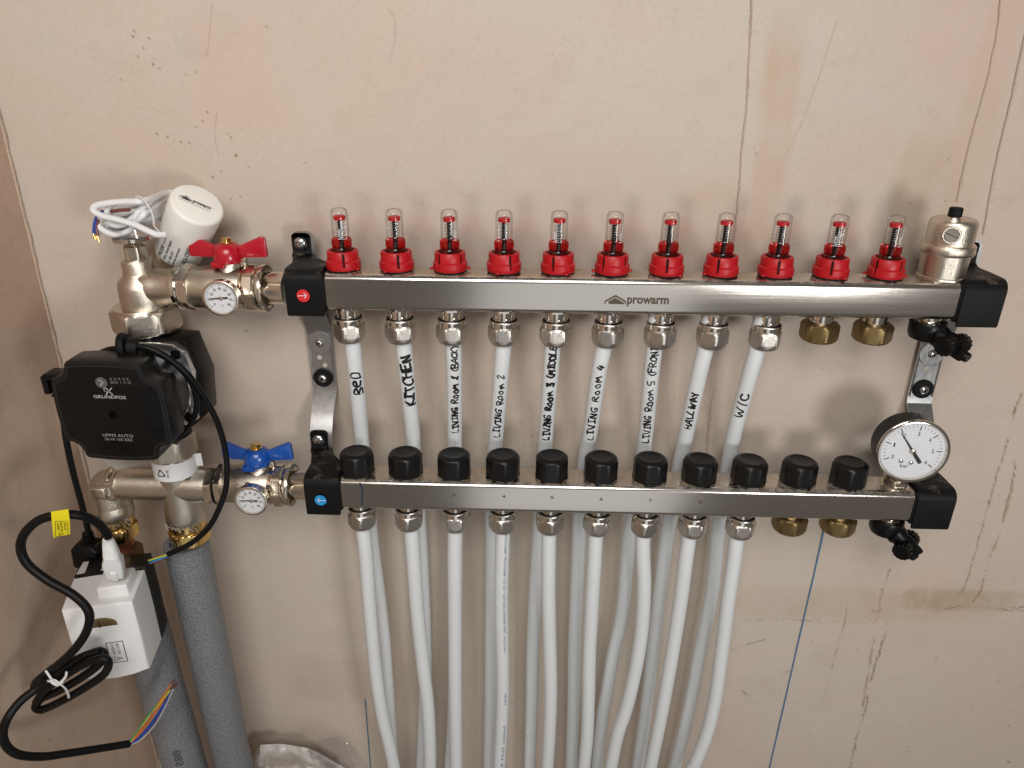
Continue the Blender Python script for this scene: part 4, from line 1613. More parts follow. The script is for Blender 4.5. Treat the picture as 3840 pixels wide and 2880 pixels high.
for x in (836, 867, 898, 930, 960):
    lx, ly = fpx(x, 444)
    g.radial([(0, 1.0), (.1, 1.0)], 12, Mq @ Matrix.Translation((lx, ly, 0)))
build(g, 'indicator', M_PRINTD, fp)
g = G()
lx, ly = fpx(850, 716)
g.radial([(0, 3.9), (.1, 3.9)], 28, Mq @ Matrix.Translation((lx, ly, 0)))
build(g, 'vent_hole', M_HOLE, fp)
# cable entry plug at the left of the box
g = G()
q = at(*c2(455, 490), -128)
g.box((22, 18, 6), (q.x + 1, -126, q.z + 10), 1.5, None)
g.box((16, 16, 16), (q.x + 5, -126, q.z - 1), 1.5, None)
g.box((6, 14, 18), (q.x - 9.5, -128, q.z + 2), 1.5, None)
g.box((8, 10, 3), (q.x - 4, -128, q.z - 9), 1, None)
build(g, 'connector', M_BLACKS, t)
g = G()
for (x, y) in ((965, 205),):
    q = at(*c2(930, 195), -122)
    g.radial([(-3, 11), (-1.4, 12), (1.4, 12), (3, 11)], 24, frame(q, (1, .2, 0)))
    q = at(*c2(1000, 205), -122)
    g.radial([(-4, 8.5), (4, 8.5)], 20, frame(q, (1, .3, -.1)))
    g.box((14, 10, 5), tuple(at(*c2(965, 235), -122)), 1)
build(g, 'cable_clip', M_RUB, t)
g = G()
for k in range(9):
    q = at(*c2(1500 + k * 2, 380 + k * 14), -78)
    g.box((4, 8, 1.2), tuple(q), .2)
build(g, 'rib', M_BLACKS, t)
# side print on the box
g = G()
Ms_ = frame((pc.x + 46.6, -118, pc.z + 4), (1, -.0, 0), (0, -1, 0))

# bottom union nut and tape ring belong to the lower cross
CXX, CZ = -441.0, -232.0
t = thing('return_cross', 'cast nickel cross fitting under the pump with elbow at its left', 'pipe fitting', (CXX, YB, -290))
MZc = frame((CXX, YB, CZ), (0, 0, 1))
MXc = frame((CXX, YB, CZ + 2), (1, 0, 0), (0, 0, 1))
g = G()
g.radial([(-41, 19.2), (-39.5, 20.2), (-36, 20.2), (-24, 19.6), (-12, 18.6), (0, 18.2), (24, 18.2), (46, 18.2)], 48, frame((CXX, YB, CZ), (0, 0, 1)))
g.radial([(-62, 17.6), (-58, 17.4), (0, 18.0), (28, 18.0), (34, 17.6)], 48, MXc)
build(g, 'body', M_NICKEL, t, 50)
g = G()
g.radial(hexprof(37, 33, 42, 1.2), 96, MXc)
build(g, 'union_nut', M_NICKS, t, 26)
g = G()
g.radial(hexprof(36.4, -70, -60, 1.2), 96, MXc)
build(g, 'elbow_nut', M_NICKS, t, 26)
g = G()
g.radial([(41.6, 19.4), (42, 20), (43.6, 20), (44, 19)], 40, MXc)
build(g, 'gasket', M_RUB, t)
EX = -519.0
g = G()
path = [Vector((CXX - 66, YB, CZ + 2)), Vector((EX + 12, YB, CZ + 2)), Vector((EX + 4, YB, CZ - 1)), Vector((EX - .5, YB, CZ - 7)), Vector((EX, YB, CZ - 16)), Vector((EX, YB, CZ - 32))]
g.tube(catmull(path, 5), [17.5] * 5 + [18.5] * 16 + [18.8] * 5, 36)
g.radial([(-38, 19.4), (-36.5, 20.4), (-28, 20.2), (-22, 18.6)], 40, frame((EX, YB, CZ), (0, 0, 1)))
g.box((16, 10, 13), (EX + 2, YB - 16, CZ + 1), 2)
build(g, 'elbow', M_NICKEL, t, 50)
g = G()
g.radial([(-71, 17.6), (-68, 19.6), (-66, 19.6), (-63, 17.8)], 40, MXc)
build(g, 'elbow_rim', M_CHROME, t)
g = G()
g.radial(hexprof(45, 39, 62, 2.4, 6, 1), 120, MZc, ph=.25)
build(g, 'pump_nut', M_NICKEL, t, 26)
g = G()
g.radial([(37, 20), (37.6, 21.8), (39.2, 21.8), (39.6, 20)], 40, MZc)
build(g, 'neck', M_CHROME, t)
for xx, zt_ in ((EX, CZ - 37), (CXX, CZ - 40)):
    Mb = frame((xx, YB, zt_), (0, 0, 1))
    g = G()
    g.radial([(-13, 17.0), (-11, 18.0), (-9.4, 18.0), (-8.8, 19.0), (-2, 19.0), (-1.4, 18.2), (.6, 18.2)], 40, Mb)
    build(g, 'brass_bush', M_BRASS, t)
    g = G()
    g.radial(hexprof(37.5, -28, -12, 2), 96, Mb, ph=.3)
    g.radial([(-29.5, 15), (-29, 17.4), (-27.6, 18)], 40, Mb)
    build(g, 'brass_nut', M_BRASS, t, 26)
# white tape ring with recycling mark
tp = thing('paper_tape_ring', 'white paper band with black recycling mark round the pump outlet', 'tape', (CXX, YB + 4, CZ + 20))
g = G()
g.radial([(18, 21.6), (37.5, 21.4), (37.6, 20.6), (18, 20.8)], 48, MZc, cap0=False, cap1=False)
g.box((9, .5, 15), (23, 2, 30), .1, MZc @ Matrix.Rotation(.1, 4, 'Z'))
build(g, 'band', M_WHITE, tp)
g = G()
phc2 = math.atan2(-1, .25) - .45


def band_map(x, z):
    a = phc2 + x / 21.4
    return Vector((CXX + 21.7 * math.cos(a), YB + 21.7 * math.sin(a), CZ + 28 + z))


tri = [(-4.5, -3.6), (0, 4.4), (4.5, -3.6)]
for k in range(3):
    a, b = Vector(tri[k]), Vector(tri[(k + 1) % 3])
    g.stroke([a.lerp(b, .12), a.lerp(b, .72)], 1.1, None, band_map)
    e = a.lerp(b, .8)
    dr = (b - a).normalized()
    nn = Vector((-dr.y, dr.x))
    g.add([band_map(*(e + dr * 1.6)), band_map(*(e + nn * 1.5 - dr * .6)), band_map(*(e - nn * 1.5 - dr * .6))], [(0, 1, 2)])
v, f = text('PP-PE', 9, 2.4, .01)
g.add([band_map(-q.y + 7.2, q.x - .5) for q in v], f)
build(g, 'recycling_mark', M_INK, tp)
# paper tag behind the pump
tg = thing('paper_tag', 'crumpled white paper tag hanging behind the pump base', 'tag', at(*c2(930, 1090), -95))
g = G()
cs = [at(*c2(x, y), yy) for x, y, yy in ((780, 1060, -92), (1090, 1055, -84), (1020, 1100, -96), (880, 1132, -104))]
cs2 = [c + Vector((0, .5, 0)) for c in cs]
g.add(cs + cs2, [(0, 1, 2, 3), (7, 6, 5, 4), (0, 4, 5, 1), (1, 5, 6, 2), (2, 6, 7, 3), (3, 7, 4, 0)])
build(g, 'sheet', M_PAPER, tg)
g = G()
for k in range(9):
    a = cs[0].lerp(cs[1], .32 + k * .05) + Vector((0, -.5, -2))
    b = cs[3].lerp(cs[2], .32 + k * .05) + Vector((0, -.5, 2))
    g.tube([a, a.lerp(b, .55)], .28, 4)
build(g, 'barcode', M_INK, tg)
# small sticker on the cross
stt = thing('paper_sticker', 'torn white sticker on the nickel cross fitting', 'sticker', at(*c2(1500, 1345), -97))
g = G()
pts = []
for k in range(10):
    a = -.95 + .8 * k / 9
    pass
R_ = 18.3
ring0, ring1 = [], []
for k in range(9):
    x = CXX + 12 + 26 * k / 8
    ring0.append((x, YB - R_ * math.cos(.62), CZ + 2 - R_ * math.sin(.62) + .6 * wob(k, .9, 3)))
    ring1.append((x + (0 if k else 2), YB - R_ * math.cos(.92), CZ + 2 - R_ * math.sin(.92) - .8 * wob(k, .7, 5)))
g.add(ring0 + ring1, [(i, i + 9, i + 10, i + 1) for i in range(8)])
build(g, 'label_film', M_PAPER, stt)

# hemp fibres on the threads
for xx, zz in ((EX, CZ - 38), (CXX, CZ - 41)):
    hp = thing('hemp_fibre', 'loose jointing fibres on the %s brass thread' % ('elbow' if xx == EX else 'cross'), 'fibre', (xx, YB - 20, zz), 'jointing fibres')
    g = G()
    rnd = random.Random(int(-xx))
    for k in range(26):
        a = rnd.uniform(-2.9, -.2)
        r0 = 19.8
        q0 = Vector((xx + r0 * math.cos(a), YB + r0 * math.sin(a), zz + rnd.uniform(-3, 3)))
        d1 = Vector((rnd.uniform(-3, 7), rnd.uniform(-4, 0), rnd.uniform(-5, 6)))
        d2 = Vector((rnd.uniform(-2, 9), rnd.uniform(-3, 1), rnd.uniform(-7, 7)))
        g.tube(catmull([q0, q0 + d1 * .6, q0 + d1 * .7 + d2 * .6], 4), rnd.uniform(.12, .3), 4)
    build(g, 'strands', M_FIBRE, hp)

# ------------------------------------------------------------------ copper, bronze mixing valve, insulated pipes
t = thing('bronze_valve', 'aged bronze mixing valve and copper stub behind the white box', 'valve', (EX + 8, YB - 5, -380))
g = G()
g.radial([(-24, 11), (22, 11)], 32, frame((EX + 2, YB, -318), (0, 0, 1)))
build(g, 'copper_stub', M_COPPER, t)
g = G()
Mbv = frame((EX + 5, YB - 6, -318), (.05, 0, 1))
g.radial(hexprof(36, -24, 6, 3), 96, Mbv)
g.radial([(-70, 20), (-60, 22), (-30, 22), (-24, 18)], 40, Mbv)
g.radial([(0, 18), (34, 18), (36, 16)], 40, frame((EX + 10, YB - 6, -372), (1, 0, 0)))
build(g, 'body', M_BRONZE, t, 30)

ins = thing('insulated_pipe', 'grey foam insulated pipe hanging straight below the cross fitting', 'pipe', (-448, YB, -760), 'grey insulated pipes')
g = G()
zt_ = -303
prof = []
for k in range(60):
    z = zt_ - k * 9
    prof.append((z, lambda a, z=z: 22.8 + .7 * mnoise.noise((a, z * .02, 4)) + .35 * mnoise.noise((a * 3, z * .06, 8))))
prof = prof[::-1]
prof += [(zt_ + .8, 21.5), (zt_ + .6, 17), (zt_ - 4, 16.4)]
Mi = frame((-447, YB, 0), (0, 0, 1))
g.radial(prof, 48, Mi)
build(g, 'foam_sleeve', M_FOAM, ins)
ins2 = thing('insulated_pipe', 'grey foam insulated pipe rising behind the white actuator box', 'pipe', (-498, -98, -760), 'grey insulated pipes')
g = G()
pa, pb = at(*c3(945, 1050), -98), at(*c3(1122, 1659), -98)
dirv = (pa - pb).normalized()
prof = []
for k in range(57):
    z = -260 + k * 9.0
    prof.append((z, lambda a, z=z: 24.5 + .8 * mnoise.noise((a, z * .02, 14)) + .4 * mnoise.noise((a * 3, z * .06, 18))))
prof += [(250.5, 22), (250, 16)]
g.radial(prof, 48, frame(pb, dirv))
build(g, 'foam_sleeve', M_FOAM, ins2)
g = G()
xr_ = frame(pb, dirv)
for txt, zc, sz in (('88S', 46, 26), ('OX9', -2, 24)):
    v, f = text(txt, sz, 8)
    g = G()
    g.add([xr_ @ Vector((25.6 * math.cos(-1.15 - q.y / 25), 25.6 * math.sin(-1.15 - q.y / 25), zc - q.x)) for q in v], f)
    build(g, 'print_line', M_FOAMP, ins2)

# ------------------------------------------------------------------ white actuator box
TL = at(*c3(370, 715), -192)
YW = math.radians(14.5)
ux = Vector((math.cos(YW), math.sin(YW), 0))        # along the face to the right
uy = Vector((-math.sin(YW), math.cos(YW), 0))       # into the wall
uz = Vector((0, 0, 1))
W_, H_ = 62.0, 86.0


def bxp(a, b, c):
    """a right, b back, c up from the front top-left corner"""
    return TL + ux * a + uy * b + uz * c


t = thing('valve_actuator_box', 'white plastic valve actuator box with amber window and caution label', 'actuator', bxp(W_ / 2, 30, -H_))
g = G()
# front plate with bowed bottom, tapering wider to the back
fpts = [(0, 0), (W_ * .25, .8), (W_ * .5, 1.1), (W_ * .75, .8), (W_, 0), (W_ + .5, -H_ * .5), (W_, -H_), (W_ * .75, -H_ - 4.5), (W_ * .5, -H_ - 6), (W_ * .25, -H_ - 5), (0, -H_ - .5), (-.5, -H_ * .5)]
R = []
cxm, czm = W_ / 2, -H_ / 2
for b, k, e in ((1.2, .965, 0), (.3, .985, 0), (0, 1.0, 0)):
    pass
for b, k in ((0.0, .955), (.35, .978), (1.4, .997), (3.0, 1.005), (20, 1.03), (46, 1.06)):
    R.append([bxp(cxm + (x - cxm) * k, b, czm + (z - czm) * k) for x, z in fpts])
g.rings(R)
build(g, 'cover', M_WHITE, t, 40)
g = G()
R = []
for b, k in ((46.2, 1.055), (50, 1.075), (74, 1.08), (76, 1.05)):
    R.append([bxp(cxm + (x - cxm) * k, b, czm + (z - czm) * k) for x, z in fpts])
g.rings(R)
build(g, 'base', M_BLACK, t, 40)
g = G()
dtop = 1.5
g.hexa([bxp(29, 10, -4), bxp(58, 10, -4), bxp(59, 44, -4), bxp(28, 44, -4), bxp(29.5, 11, 13), bxp(57, 11, 13), bxp(58, 40, 13), bxp(29, 40, 13)], 2.2)
build(g, 'socket', M_WHITE, t, 40)
g = G()
am = [(0, 0)]
cpx = Vector((W_ * .50, -.6, -24))
arc = [(14 * math.cos(a), 10.5 * math.sin(a) ** .8 if math.sin(a) > 0 else 0) for a in [PI * k / 16 for k in range(17)]]
Mfc = Matrix((ux, uz, -uy)).transposed().to_4x4()
Mfc.translation = bxp(cpx.x, -.05, cpx.z)
g.prism(arc, 0, .6, .2, Mfc)
wn = build(g, 'window', M_AMBER, t)
g = G()
for k in range(6):
    g.stroke([(-12.5 + k * .6, .8 + k * 1.4), (12.5 - k * 1.6, .8 + k * 1.4)], .3, Mfc @ Matrix.Translation((0, 0, .75)))
g.stroke([(-2, 0), (-2, 6.4)], 1.6, Mfc @ Matrix.Translation((0, 0, .8)))
build(g, 'window_line', M_BRASSD, wn)
g = G()
Mlb = Matrix((ux, uz, -uy)).transposed().to_4x4()
Mlb.translation = bxp(W_ * .60, -.12, -58)
o_ = [(-7.5, -13), (7.5, -13), (7.5, 13), (-7.5, 13), (-7.5, -13)]
for a, b in zip(o_, o_[1:]):
    g.stroke([a, b], .8, Mlb)
for txt, dx, wd in (('CAUTION DO', -2.5, 15), ('NOT COVER!', 2.2, 14)):
    v, f = text(txt, wd, 2.8, .01)
    g.add([Vector((dx - q.y, q.x + 4.4, 0)) for q in v], f, Mlb)
for a, b in (((-4, -5.2), (4, -8.4)), ((4, -8.4), (-4, -11.4)), ((-4, -11.4), (-4, -5.2))):
    g.stroke([(a[0], a[1]), (b[0], b[1])], .6, Mlb)
g.stroke([(-2.4, -8.3), (1.0, -8.4)], .6, Mlb)
build(g, 'caution_label', M_INK, t)
g = G()
g.hexa([bxp(-1.5, 52, 2.6), bxp(34, 52, 4.0), bxp(34, 72, 4.2), bxp(-.5, 72, 2.8), bxp(-1.5, 52, 3.4), bxp(34, 52, 4.7), bxp(34, 72, 4.9), bxp(-.5, 72, 3.6)])
bl_ = build(g, 'barcode_label', M_PAPER, t)
g = G()
rnd = random.Random(3)
xx = 9.0
while xx < 32:
    wd = rnd.choice((.5, .8, 1.3))
    z = 4.0 + xx * .036
    g.add([bxp(xx, 56, z), bxp(xx + wd, 56, z), bxp(xx + wd, 68, z + .2), bxp(xx, 68, z + .2)], [(0, 1, 2, 3)])
    xx += wd + rnd.choice((.5, .9))
build(g, 'bars', M_INK, bl_)

# white plug on the box
q0, q1 = at(*c5(760, 800), -165), at(*c5(640, 300), -176)
pl = thing('white_plug', 'white ribbed connector plug on top of the actuator box', 'plug', q0)
d_ = (q1 - q0).normalized()
L_ = (q1 - q0).length
Mpl = frame(q0, d_, ux)


def ringrect(z, a, b, c=2.0):
    return [(x, y, z) for x, y in rrect(a, b, c, 3)]


g = G()
g.rings([ringrect(-4, 15, 12), ringrect(0, 16, 13), ringrect(L_ * .36, 17, 14), ringrect(L_ * .5, 13.5, 12.5, 4), ringrect(L_ * .98, 9.6, 9.6, 4.6), ringrect(L_, 9.0, 9.0, 4.4)], True, True, Mpl)
pb2 = build(g, 'plug_body', M_WHITE, pl, 40)
for k in range(7):
    g = G()
    z = L_ * (.55 + .058 * k)
    rr = 6.6 - k * .26
    g.rings([ringrect(z - .7, rr * 2 - .6, rr * 2 - .6, 4), ringrect(z, rr * 2 + .5, rr * 2 + .5, 4.2), ringrect(z + .7, rr * 2 - .6, rr * 2 - .6, 4)], True, True, Mpl)
    build(g, 'rib', M_WHITE, pb2)
g = G()
g.hexa([(-3, -7.6, -5), (3, -7.6, -5), (3, -6, -5), (-3, -6, -5), (-2.6, -8.4, 7), (2.6, -8.4, 7), (2.6, -6, 7), (-2.6, -6, 7)], .5, Mpl)
build(g, 'latch', M_WHITE, pb2)

# thick black cable: plug -> loop -> coil -> bare end
YC = -214
main = [(655, 262, -178), (625, 215, -182), (570, 165, -188), (480, 133, -196), (370, 130, -202), (240, 160, -206), (150, 240, -208), (125, 330, -208), (165, 425, -210), (280, 520, -212), (430, 605, -214), (515, 680, -216), (542, 750, -217), (520, 840, -218), (460, 930, -219), (370, 1020, -219), (290, 1080, -216), (220, 1140, -210), (205, 1190, -204)]
end = [(610, 950, -206), (500, 985, -210), (400, 1045, -214), (300, 1125, -219), (220, 1180, -224), (120, 1260, -236), (45, 1360, -248), (18, 1450, -252), (42, 1530, -252), (120, 1580, -248), (260, 1590, -234), (400, 1572, -218), (560, 1548, -198), (778, 1513, -168)]
coil = [(205, 1190, -204), (230, 1150, -203), (330, 1080, -203), (470, 1000, -203), (590, 955, -204), (630, 975, -208), (590, 1040, -210), (480, 1120, -210), (340, 1200, -208), (250, 1240, -207), (215, 1290, -207), (260, 1305, -207), (380, 1250, -208), (520, 1170, -209), (630, 1090, -211), (655, 1020, -215), (610, 998, -217), (500, 1035, -216), (380, 1110, -214), (270, 1190, -212), (220, 1260, -211)]
ck = thing('mains_cable', 'thick black cable looped and tied in front of the white box', 'cable', at(*c3(400, 1200), -205))
for nm, pts in (('cable_run', main), ('coil_loop', coil), ('cable_end', end)):
    g = G()
    g.tube(catmull([at(*c3(x, y), yy) for x, y, yy in pts], 8), 3.95, 14)
    build(g, nm, M_CABLE, ck)
tw = G()
for pts in ([(275, 1070, -222), (310, 1120, -224), (340, 1150, -225), (365, 1142, -226), (395, 1110, -226), (402, 1080, -226)],
            [(290, 1135, -224), (330, 1128, -226), (360, 1150, -226), (395, 1180, -222), (412, 1215, -216), (416, 1242, -210)],
            [(300, 1130, -226), (325, 1152, -226), (350, 1158, -226), (378, 1140, -226)]):
    tw.tube(catmull([at(*c3(x, y), yy) for x, y, yy in pts], 6), 1.25, 7, True, .6)
build(tw, 'tie', M_WHITE, ck)
for nm, off, bend, e in (('orange', (0, -3), (-14, -10), (1030, 1155)), ('green', (3, -4), (-22, -14), (1020, 1185)), ('yellow', (4, -1), (-16, -8), (1030, 1188)), ('orange', (2, 2), (0, 0), (1020, 1190)), ('blue', (4, 3), (10, 12), (1040, 1188)), ('blue', (5, 5), (14, 20), (1045, 1192)), ('grey', (4, 8), (24, 30), (1048, 1182)), ('brown', (0, 8), (16, 34), (1015, 1200))):
    pts = [(778 + off[0], 1510 + off[1], -168), (840 + bend[0] * .6, 1455 + bend[1], -164), (930 + bend[0], 1340 + bend[1], -158), (e[0], e[1], -154)]
    g = G()
    g.tube(catmull([at(*c3(x, y), yy) for x, y, yy in pts], 7), .95, 7)
    build(g, 'core_wire', WIRE[nm], ck)
for e, f_ in (((1032, 1152), (1055, 1115)), ((1046, 1180), (1070, 1142)), ((1022, 1188), (1062, 1138))):
    g = G()
    for k in range(3):
        g.tube([at(*c3(*e), -154) + Vector((k * .3, 0, 0)), at(*c3(f_[0] + k * 3, f_[1] + k * 4), -153)], .28, 5)
    build(g, 'copper_strand', M_COPPER, ck)
# yellow flag label
yl = thing('warning_flag', 'yellow warning label wrapped round the thick black cable', 'label', at(*c3(365, 200), -204))
g = G()
a0 = [at(*c3(x, y), yy) for x, y, yy in ((308, 112, -207), (412, 96, -207), (420, 160, -209), (424, 248, -204), (322, 268, -204), (312, 165, -209))]
b0 = [p_ + Vector((0, .4, 0)) for p_ in a0]
g.add(a0 + b0, [(0, 1, 2, 5), (5, 2, 3, 4), (6, 11, 8, 7), (11, 10, 9, 8), (0, 6, 7, 1), (1, 7, 8, 2), (2, 8, 9, 3), (3, 9, 10, 4), (4, 10, 11, 5), (5, 11, 6, 0)])
build(g, 'flag', M_YEL, yl, 60)
e0, e1, e3 = a0[5], a0[2], a0[4]
vx, vz = (e1 - e0), (e3 - e0)
nrm = vx.cross(vz).normalized()
if nrm.y > 0:
    nrm = -nrm


def flag(u_, v_):
    return e0 + vx * u_ + vz * v_ + nrm * .35


g = G()
for a, b in (((.20, .04), (.88, .06)), ((.88, .06), (.86, .92)), ((.86, .92), (.14, .92)), ((.14, .92), (.20, .04))):
    g.tube([flag(*a), flag(*b)], .16, 4)
for txt, uu, wd in (('WARNING!', .34, .42), ('ENSURE CABLE CONNECT', .52, .56), ('IS FULLY ENGAGED', .72, .44)):
    v, f = text(txt, wd, .11, .01)
    g.add([flag(uu - q.y, .36 - q.x + .0) for q in v], f)
for a, b in (((.36, .88), (.36, .70)), ((.36, .70), (.62, .79)), ((.62, .79), (.36, .88))):
    g.tube([flag(*a), flag(*b)], .16, 4)
build(g, 'lettering', M_INK, yl)

# ------------------------------------------------------------------ pump leads
lead = [  # outer lead that ends bare at the grey pipe
    [(1000, 192, -124), (1120, 212, -124), (1250, 275, -122), (1400, 395, -118), (1520, 550, -112), (1630, 750, -106), (1690, 940, -104), (1712, 1120, -106), (1700, 1280, -110), (1640, 1450, -114), (1560, 1580, -116), (1430, 1690, -116), (1270, 1765, -114)],
    [(1040, 215, -122), (1180, 250, -121), (1330, 340, -118), (1440, 470, -113), (1480, 600, -110), (1475, 700, -109), (1420, 810, -108), (1330, 890, -108), (1200, 945, -108)],
    [(900, 215, -122), (820, 225, -120), (740, 262, -116), (670, 310, -112), (600, 400, -108)],
    [(480, 690, -118), (490, 840, -116), (520, 1010, -114), (560, 1180, -112), (600, 1330, -110), (640, 1480, -108), (670, 1610, -106)]]
pcab = thing('pump_cable', 'thin black pump lead looping right of the pump with bare cores', 'cable', at(*c2(1500, 1640), -116))
for k in (0, 1, 2):
    g = G()
    g.tube(catmull([at(*c2(x, y), yy) for x, y, yy in lead[k]], 8), 2.9 if k != 1 else 2.6, 12)
    build(g, 'lead', M_CABLE, pcab)
for nm, a, b, m_ in (('y', (1560, 540), (1020, 690), 'yellow'), ('g', (1560, 548), (1030, 694), 'green'), ('b', (1556, 565), (1045, 740), 'sky'), ('r', (1552, 590), (1120, 722), 'brown')):
    g = G()
    mid = ((a[0] + b[0]) / 2, (a[1] + b[1]) / 2 + 10)
    g.tube(catmull([at(*c5(*a), -114), at(*c5(*mid), -116), at(*c5(*b), -118)], 6), .95, 7)
    build(g, 'core_wire', WIRE[m_], pcab)
pl2 = thing('pump_signal_cable', 'black lead running down the left of the pump into a black plug', 'cable', at(*c5(390, 660), -100))
g = G()
g.tube(catmull([at(*c2(x, y), yy) for x, y, yy in lead[3]], 8), 3.0, 12)
build(g, 'lead', M_CABLE, pl2)
g = G()
qa, qb = at(*c5(320, 180), -104), at(*c5(400, 660), -104)
dd = (qa - qb)
Lq = dd.length
Mk = frame(qb, dd, (1, 0, 0))
g.rings([ringrect(0, 28, 22, 3), ringrect(2, 29, 23, 3), ringrect(Lq * .55, 29, 23, 3), ringrect(Lq * .66, 22, 18, 5), ringrect(Lq * .7, 14, 14, 6)], True, True, Mk)
plg = build(g, 'plug_body', M_BLACKS, pl2, 40)
for k in range(4):
    g = G()
    z = Lq * (.72 + .075 * k)
    g.rings([ringrect(z - 1.2, 9, 9, 4), ringrect(z - .6, 12 - k * .5, 12 - k * .5, 5), ringrect(z + .6, 12 - k * .5, 12 - k * .5, 5), ringrect(z + 1.2, 9, 9, 4)], True, True, Mk)
    build(g, 'rib', M_BLACKS, plg)

# ------------------------------------------------------------------ air vent, gauge, drain valves
EXP = 300.0
t = thing('air_vent', 'nickel automatic air vent with black cap at right end of upper manifold', 'air vent', (EXP, YT, ZT))
Mv = frame((EXP, YT, ZT), (0, 0, 1))
g = G()
h10 = hexr(38, 8, .6)
g.radial([(-.5, hexr(36, 8, .6)), (1.2, h10), (3.0, h10), (3.6, hexr(36.5, 8, .8)), (20, hexr(39, 8, 1.2)), (24, 20.0)], 96, Mv, ph=.2)
build(g, 'lower_body', M_NICKEL, t, 26)
g = G()
g.radial([(23, 19.5), (25, 22.0), (26, 22.4), (31.5, 22.4), (32.5, 21.8), (33, 20)], 56, Mv)
build(g, 'collar', M_NICKEL, t)
g = G()
g.radial([(32.5, 19.6), (50, 19.6), (52.6, 19.0), (54.4, 17.6), (55.2, 15.6)], 56, Mv)
build(g, 'upper_body', M_NICKEL, t)
g = G()
Mn_ = Mv @ Matrix.Translation((-6.5, -10.0, 0))
g.radial([(46, 6.8), (54, 6.4), (57.5, 5.2), (58.6, 4.2)], 28, Mn_)
build(g, 'nozzle', M_NICKEL, t)
g = G()
g.radial([(58, 5.2), (58.5, 5.6), (65, 5.6), (65.8, 5.0)], 28, Mn_)
build(g, 'vent_cap', M_RUB, t)
g = G()
Msc = frame(Vector((EXP - 8.5, YT - 15, 43)), (-.35, -1, .1))
g.radial([(-6, 7.6), (3.5, 7.6), (4.2, 7.0), (4.2, 6.2), (3.6, 6.1)], 32, Msc)
bs = build(g, 'screw_boss', M_NICKEL, t)
g = G()
g.radial([(3.4, 6.0), (4.6, 6.0), (5.0, 5.5)], 32, Msc)
build(g, 'screw_head', M_NICKS, bs)
g = G()
g.box((10.6, .8, .3), (0, 0, 5.0), 0, Msc @ Matrix.Rotation(-.4, 4, 'Z'))
build(g, 'screw_slot', M_INK, bs)

gc = at(3425, 1694, -95)
t = thing('pressure_gauge', 'round pressure gauge with black case at right end of lower manifold', 'pressure gauge', (EXP, YB, ZB))
Mg = stem_frame(gc, math.radians(-6), math.radians(3))
g = G()
g.radial([(-27, 26), (-26, 29.5), (-24.5, 31.2), (-4, 32.0), (-3, 32.1)], 72, Mg)
build(g, 'case', M_BLACKS, t)
g = G()
g.radial([(-3, 32.3), (-1.6, 33.2), (-.6, 33.4), (.4, 33.0), (1.2, 31.6), (1.2, 30.4), (-.2, 29.8), (-1.8, 29.4)], 72, Mg, cap0=False, cap1=False)
build(g, 'bezel', M_CHROME, t)
g = G()
g.radial([(-2.4, 30.0), (-2.0, 30.0)], 72, Mg)
dl = build(g, 'dial', M_DIAL, t)
Md = Mg @ Matrix.Translation((0, 0, -1.8))
g = G()
a0, a1 = math.radians(207), math.radians(-42)
a0, a1 = math.radians(204), math.radians(-38)
for k in range(31):
    a = a0 + (a1 - a0) * k / 30
    big = k % 5 == 0
    r0 = 22.0 if big else 24.6
    g.stroke([(r0 * math.cos(a), r0 * math.sin(a)), (26.6 * math.cos(a), 26.6 * math.sin(a))], .9 if big else .35, Md)
for k in range(7):
    a = a0 + (a1 - a0) * k / 6
    v, f = text(str(k), 2.2 if k != 1 else 1.4, 4.4)
    g.add([q + Vector((18.4 * math.cos(a), 18.4 * math.sin(a), 0)) for q in v], f, Md)
v, f = text('bar', 7.4, 4.0)
g.add([q + Vector((-4.5, -16.5, 0)) for q in v], f, Md)
build(g, 'scale', M_INK, dl)
g = G()
an = a0 + (a1 - a0) * 1.92 / 6
Mn2 = Mg @ Matrix.Translation((0, 0, -.9)) @ Matrix.Rotation(an, 4, 'Z')
g.prism([(-15, -1.7), (-3, -1.5), (0, -1.0), (23, -.3), (23, .3), (0, 1.0), (-3, 1.5), (-15, 1.7)], 0, .4, 0, Mn2)
build(g, 'needle', M_INK, t)
g = G()
g.radial([(-1.2, 2.6), (.1, 2.6), (.5, 1.9)], 24, Mg)
build(g, 'hub', M_CHROME, t)
for dx, dy in ((-8.5, -11.5), (1.0, -12.8)):
    g = G()
    g.radial([(-2, 2.1), (-1.4, 2.1), (-1.0, 1.3)], 18, Mg @ Matrix.Translation((dx, dy, 0)))
    build(g, 'dial_screw', M_SCREW, dl)
g = G()
g.radial([(.6, 30.4), (.75, 30.4)], 64, Mg)
build(g, 'lens', M_GLASS, t)
g = G()
Mgb = frame((EXP - 2, YB, ZB), (0, 0, 1))
g.radial([(-.3, 14.5), (.8, 14.5), (1.2, 12.5), (1.4, hexr(22, 6, .5)), (6.5, hexr(22, 6, .5)), (7.2, 9.4), (8.6, 12.2), (9.8, 12.2), (10.4, 8)], 72, Mgb)
build(g, 'base_nut', M_NICKS, t, 28)
g = G()
g.radial([(9, 6.4), (16, 6.4), (24, 6.4)], 24, Mgb)
build(g, 'gauge_stem', M_BRASS, t)


